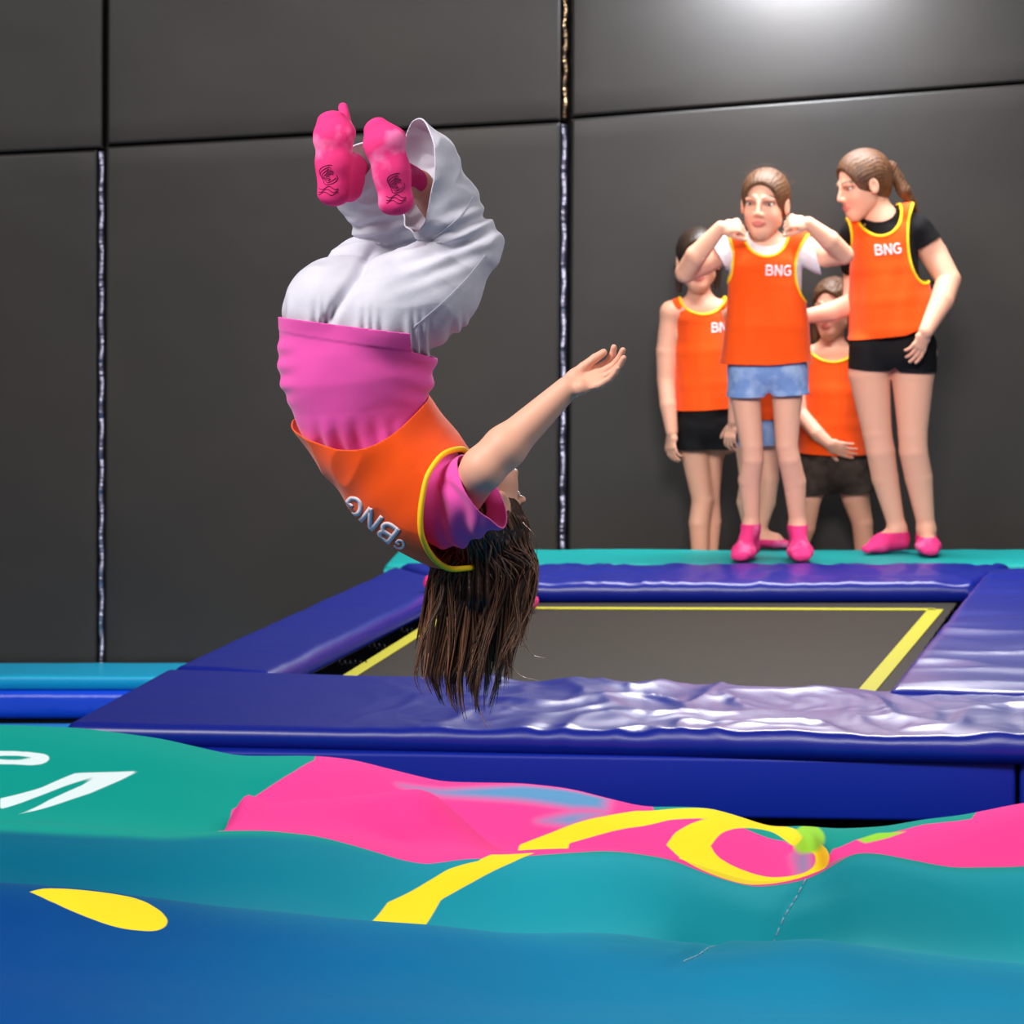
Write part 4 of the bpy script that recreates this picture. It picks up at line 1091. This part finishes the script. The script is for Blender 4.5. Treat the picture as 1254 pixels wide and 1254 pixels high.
leg1 = g.limb([(1068, 430, 0, 28), (1064, 458, 0, 25), (1074, 530, -.01, 18), (1078, 552, -.01, 17.5), (1084, 585, .01, 16.5), (1099, 645, .03, 10.5)])
leg2 = g.limb([(1120, 430, 0, 28), (1118, 458, 0, 26), (1117, 530, -.02, 18), (1118, 552, -.02, 17.5), (1125, 585, .0, 17), (1135, 645, .02, 10.5)])
f1 = g.foot((1100, 650, .03), (1103, 664, .04), (1060, 668, -.05), (10.5, 10, 12.5, 7)); f2 = g.foot((1135, 650, .02), (1135, 664, .03), (1134, 667, -.13), (10.5, 10, 13.5, 10))
sd = U(.02, tor, armR, armL, leg1, leg2, f1, f2); sd = U(.006, sd, hR, hL); sd = U(.03, sd, cone(g.J(1078, 272, .0), hd.w(0, -.035, -.055), .052, .047)); sd = U(.012, sd, hd.sdf())
make_body(g.root, sd, .0034, [hd])
for s_, top, q in ((f1, 652, (1100, 645, .03)), (f2, 655, (1135, 645, .02))): g.sock(s_, top)
tee0 = U(.02, g.rows([(272, 1060, 1106, 25), (300, 1047, 1124, 31), (360, 1050, 1130, 31), (410, 1050, 1136, 33)], sdv), g.C((1056, 284, .05), (1118, 282, -.02), 19, 19))
tee = U(.02, tee0, g.limb([(1122, 284, 0, 21), (1138, 306, 0, 22), (1150, 326, 0, 22)]),
        g.limb([(1050, 288, .09, 19), (1052, 325, .12, 19)]), cone(g.J(1080, 268, .0), g.J(1076, 262, -.01), .066, .06))
def sleeves(V):
    x, y = g.px(V); d = (x-1128)*.45+(y-302)*.75
    return np.where((x > 1108) & (V[:, 1] < g.Y+.12) & (y < 345), np.where(x+y*.0 > 1108, d-(1128-1108)*0, -9), -9)*g.m
cloth('tee', tee, .0045, M_black_c, g.root, [lambda V: np.where((g.px(V)[0] > 1122), sleeves(V), -1.), g.ellipse(1072, 254, 24, 17, 14), g.hem([(900, 432), (1300, 432)])], folds(.003, 20, 16, 6.0), solid=.002, offset=1)
shorts = U(.02, g.rows([(400, 1048, 1136, 30), (428, 1044, 1140, 34)], sdv), g.E((1067, 425), (1064, 470), (27, 32), (26.5, 30)), g.E((1119, 425), (1118, 470), (28.5, 32), (29, 30)))
cloth('shorts', shorts, .0045, M_black_c, g.root, [g.hem([(1030, 450), (1087, 453), (1093, 448), (1099, 454), (1160, 456)])], folds(.002, 24, 20, 1.0), solid=.003, offset=-1)
g.bib([(268, 1060, 1106, 22), (290, 1044, 1124, 32), (330, 1040, 1134, 36), (370, 1038, 1142, 40), (405, 1038, 1150, 44), (425, 1038, 1152, 45)], [((1050, 280, .04), (1112, 266, -.02), 17, 18)],
      (1075, 258, 27, 30, 16), [(1130, 292, 22, 54), (1022, 300, 22, 50)], [(1020, 417), (1042, 416), (1104, 408), (1135, 396), (1156, 386), (1180, 380)], side=sdv, text=(1084, 304, 13, 5), over=U(0, tee0, shorts))
pt = [hd.w(0, -.092, .032), hd.w(0, -.118, .024), g.J(1108, 234, .03), g.J(1124, 262, .05)]
tail = U(.01, cone(pt[0], pt[1], .018, .024), cone(pt[1], pt[2], .026, .026), cone(pt[2], pt[3], .026, .008))
tail = displaced(tail, lambda p: .0012*np.sin(p[:, 0]*420-p[:, 2]*200+3*perlin(p*16)), .006)
V, Q = mesh_sdf(hd.hair_cap(extra=(tail,)), .0034); hr = obj('hair', V, Q, M_hair_m, g.root)
fr = frame(pt[1]-pt[0], (0, 0, 1)); a = np.linspace(0, 2*np.pi, 24, endpoint=False)
tv, tq = tube(pt[0]+.4*(pt[1]-pt[0])+.020*(np.cos(a)[:, None]*fr[0]+np.sin(a)[:, None]*fr[2]), .006, closed=True); obj('hair_tie', tv, tq, mat('violet_elastic', srgb(120, 100, 170), .7), hr)
fly = []
for i in range(40):
    p0 = pt[1+i % 2]+rng.randn(3)*.008; dv = np.array([.03+.03*rng.rand(), .01*rng.randn(), -.07-.05*rng.rand()])
    fly.append(tube(curve([p0, p0+dv*.5+[.012, 0, .01], p0+dv*rng.uniform(.7, 1.3)], 10), np.linspace(.0016, .0004, 10), sides=4))
V, Q = merge(fly); obj('stray_hair', V, Q, M_hair_m, hr)

# girl behind on the left, face hidden by the raised elbow -------------------------------------------
ZL = -0.235
g = Girl('person standing behind on the left with face hidden by a raised elbow, black shorts', 14.56, (862, 700), ZL)
zf = CY+(HC-ZL)*F/g.Y
hd = Head(g.J(855, 318), (-.05, -1, 0), (0, 0, 1), 1.12)
armL = g.limb([(822, 384, 0, 13.5), (816, 430, 0, 12.5), (816, 465, 0, 11.5), (818, 495, -.03, 10.5), (822, 527, -.05, 7.5)])
hL = hand(g.J(822, 527, -.05), (-.05, -.1, -1), (.8, .5, 0), .9, curl=(20, 28, 22), mirror=1)
armR = g.limb([(890, 384, .02, 13.5), (902, 430, .06, 12), (904, 468, .06, 11), (902, 520, .04, 7.5)])
hR = hand(g.J(902, 520, .04), (0, -.1, -1), (-.8, .5, 0), .9, curl=(20, 28, 22), mirror=-1)
tor = U(.03, g.rows([(382, 830, 884, 22), (410, 826, 888, 25), (460, 830, 886, 23), (495, 834, 898, 26), (508, 836, 898, 22)]), g.C((823, 381), (889, 380), 13, 13))
leg1 = g.limb([(850, 525, 0, 21), (850, 552, 0, 17), (860, 612, 0, 13), (856, 640, 0, 12.5), (858, zf-20, 0, 8.5)]); leg2 = g.limb([(882, 525, .05, 21), (870, 560, .05, 17), (869, 610, .04, 13), (872, 640, .05, 12), (868, zf-20, .05, 8.5)])
f1 = g.foot((858, zf-22, 0), (858, zf-9, .02), (856, zf-8, -.13), (9, 9, 12, 9)); f2 = g.foot((880, zf-22, .05), (880, zf-9, .06), (892, zf-8, -.08), (9, 9, 12, 9))
sd = U(.02, tor, armL, armR, leg1, leg2, f1, f2); sd = U(.006, sd, hL, hR); sd = U(.03, sd, cone(g.J(858, 378), hd.w(0, -.015, -.06), .046, .044)); sd = U(.012, sd, hd.sdf())
make_body(g.root, sd, .005, [hd])
shorts = U(.02, g.rows([(485, 832, 900, 31), (520, 830, 904, 33)]), g.E((851, 520), (851, 565), (23, 29), (23, 27)), g.E((884, 520), (880, 565), (23, 29), (22, 27)))
cloth('shorts', shorts, .005, M_black_c, g.root, [g.hem([(800, 551), (930, 547)])], folds(.003, 20, 16), solid=.003, offset=-1)
g.bib([(376, 838, 880, 18), (392, 826, 888, 26), (430, 826, 894, 30), (470, 827, 900, 32), (505, 826, 906, 34), (520, 826, 908, 34)], [((832, 378), (882, 376), 13.5, 13.5)],
      (860, 362, 28, 22, 12), [(806, 392, 17, 50), (914, 392, 20, 50)], [(800, 504), (910, 497)], text=(884, 400, 12, 0), h=.005)
side_l = [U(.01, cone(hd.w(.07, -.03, -.03), hd.w(.066, -.03, -.11), .018, .010)), U(.01, cone(hd.w(-.07, -.03, -.03), hd.w(-.066, -.03, -.10), .018, .010))]
V, Q = mesh_sdf(hd.hair_cap(extra=tuple(side_l), ears=False), .004); obj('hair', V, Q, M_hair_k, g.root)

# small child in the shade between the front two -------------------------------------------------------
g = Girl('short person half hidden in shade between the two front people, dark patterned shorts', 14.62, (1018, 700), ZL)
zf = CY+(HC-ZL)*F/g.Y
hd = Head(g.J(1020, 377), (-.45, -.88, -.05), (0, 0, 1), 1.06)
armL = g.limb([(986, 436, 0, 12), (978, 475, 0, 11), (980, 505, -.03, 10.5), (998, 528, -.11, 9), (1012, 540, -.13, 7)]); hL = hand(g.J(1010, 540, -.13), (.9, -.1, -.3), (.2, .9, .2), .85)
armR = g.limb([(1050, 436, 0, 12), (1060, 480, .02, 11), (1062, 520, .0, 8)]); hR = hand(g.J(1062, 520, 0), (0, 0, -1), (-.8, .4, 0), .85, mirror=-1)
tor = U(.03, g.rows([(436, 994, 1042, 22), (465, 988, 1050, 26), (510, 992, 1048, 25), (545, 990, 1050, 28), (560, 992, 1048, 24)]), g.C((988, 436), (1048, 436), 12.5, 12.5))
leg1 = g.limb([(1000, 575, 0, 21), (988, 610, -.02, 17), (985, 645, -.02, 13), (972, 690, .02, 11), (968, zf-16, .02, 8.5)]); leg2 = g.limb([(1040, 575, 0, 21), (1048, 610, 0, 17), (1056, 640, 0, 13), (1060, 690, .02, 11), (1062, zf-16, .02, 8.5)])
f1 = g.foot((968, zf-18, .02), (968, zf-8, .03), (962, zf-7, -.12), (8.5, 8, 11, 8)); f2 = g.foot((1062, zf-18, .02), (1062, zf-8, .03), (1066, zf-7, -.12), (8.5, 8, 11, 8))
sd = U(.02, tor, armL, armR, leg1, leg2, f1, f2); sd = U(.006, sd, hL, hR); sd = U(.03, sd, cone(g.J(1018, 434), hd.w(0, -.015, -.06), .044, .042)); sd = U(.012, sd, hd.sdf())
make_body(g.root, sd, .005, [hd])
shorts = U(.02, g.rows([(540, 984, 1054, 32), (572, 980, 1060, 34)]), g.E((998, 572), (990, 622), (25, 29), (24, 27)), g.E((1040, 572), (1050, 622), (25, 29), (25, 27)))
cloth('shorts', shorts, .005, M_brown_c, g.root, [g.hem([(950, 607), (1080, 600)])], folds(.004, 20, 16), solid=.003, offset=-1)
g.bib([(430, 998, 1040, 20), (446, 988, 1050, 26), (480, 984, 1054, 32), (520, 980, 1058, 35), (555, 978, 1060, 37), (572, 978, 1060, 37)], [((998, 430), (1044, 430), 13, 13)],
      (1018, 420, 30, 22, 12), [(972, 450, 14, 38), (1066, 450, 14, 38)], [(950, 553), (1090, 557)], h=.005)
wavy = displaced(hd.hair_cap(extra=(U(.012, cone(hd.w(.07, -.02, -.02), hd.w(.075, -.01, -.12), .02, .014)), U(.012, cone(hd.w(-.07, -.02, -.02), hd.w(-.07, -.01, -.12), .02, .014)), hd.e((0, -.07, .0), (.07, .05, .09))), ears=False), lambda p: .006*perlin(p*38), .01)
V, Q = mesh_sdf(wavy, .004); obj('hair', V, Q, M_hair_m, g.root)

# smallest child, all but hidden behind the front girl -----------------------------------------------------
g = Girl('smallest person, mostly hidden behind the front person in denim shorts, one bare leg showing', 14.24, (930, 672), 0.0)
zf = CY+HC*F/g.Y
hd = Head(g.J(938, 352), (0, -1, 0), (0, 0, 1), .98)
armL = g.limb([(912, 412, 0, 11), (904, 448, 0, 10), (902, 478, 0, 9.5), (898, 517, -.02, 7)]); hL = hand(g.J(898, 517, -.02), (-.25, -.1, -.95), (.6, .6, 0), .82, curl=(22, 30, 22))
armR = g.limb([(962, 412, 0, 11), (968, 448, .02, 10), (968, 478, .02, 9.5), (962, 514, .0, 7)]); hR = hand(g.J(962, 514, .0), (0, -.1, -1), (-.6, .6, 0), .82, mirror=-1)
tor = U(.03, g.rows([(412, 918, 956, 20), (440, 914, 960, 23), (480, 918, 956, 22), (500, 914, 958, 24), (508, 916, 956, 20)]), g.C((913, 412), (961, 412), 11, 11))
leg1 = g.limb([(922, 525, .0, 18), (916, 550, .0, 15), (918, 590, .0, 12), (914, 615, .02, 11.5), (920, zf-20, .03, 8)]); leg2 = g.limb([(944, 525, .02, 18), (940, 550, .02, 15), (942, 586, .0, 12), (938, 615, .02, 12.5), (928, zf-16, .03, 8)])
f1 = g.foot((920, zf-20, .03), (920, zf-9, .03), (914, zf-8, -.10), (8, 8, 10, 8)); f2 = g.foot((930, zf-18, .03), (932, zf-9, .03), (962, zf-8, .0), (8, 8, 10, 7))
sd = U(.02, tor, armL, armR, leg1, leg2, f1, f2); sd = U(.006, sd, hL, hR); sd = U(.03, sd, cone(g.J(938, 408), hd.w(0, -.015, -.06), .042, .040)); sd = U(.012, sd, hd.sdf())
make_body(g.root, sd, .006, [hd])
for s_ in (f1, f2): g.sock(s_, zf-13, .005)
shorts = U(.02, g.rows([(500, 912, 960, 28), (525, 908, 964, 29)]), g.E((923, 520), (918, 560), (19, 25), (18, 24)), g.E((946, 520), (942, 560), (19, 25), (18, 24)))
cloth('shorts', shorts, .005, M_jean_b, g.root, [g.hem([(880, 548), (980, 541)])], folds(.003, 20, 16), solid=.003, offset=-1)
g.bib([(408, 922, 952, 18), (424, 914, 960, 24), (460, 912, 963, 28), (505, 910, 966, 31), (520, 910, 966, 31)], [((918, 408), (956, 408), 11.5, 11.5)],
      (938, 400, 22, 18, 10), [(902, 425, 11, 30), (974, 425, 11, 30)], [(880, 512), (990, 512)], h=.005)
V, Q = mesh_sdf(hd.hair_cap(ears=False), .005); obj('hair', V, Q, M_hair_m, g.root)

# pink socks dropped on the far pad behind the hair -------------------------------------------------------
def loose_sock(pts, r, label):
    f = U(.015, *[cone(a, b, r, r*.9) for a, b in zip(pts[:-1], pts[1:])])
    V, Q = mesh_sdf(displaced(f, lambda p: .006*perlin(p*26), .01), .004)
    tag(obj('sock', V, Q, M_sock, None), label, 'sock')
z = 0.036
loose_sock([GZ(527, 713, z), GZ(545, 712, z), GZ(556, 706, z)], .026, 'loose pink sock showing at the left edge of the hanging hair')
loose_sock([GZ(650, 719, z), GZ(636, 716, z), GZ(628, 706, z)], .022, 'loose pink sock on the far pad at right edge of the hair')
zb = -.028
loose_sock([GZ(652, 737, zb), GZ(640, 736, zb), GZ(632, 741, zb)], .024, 'loose pink sock on the bed by the yellow line behind hair')
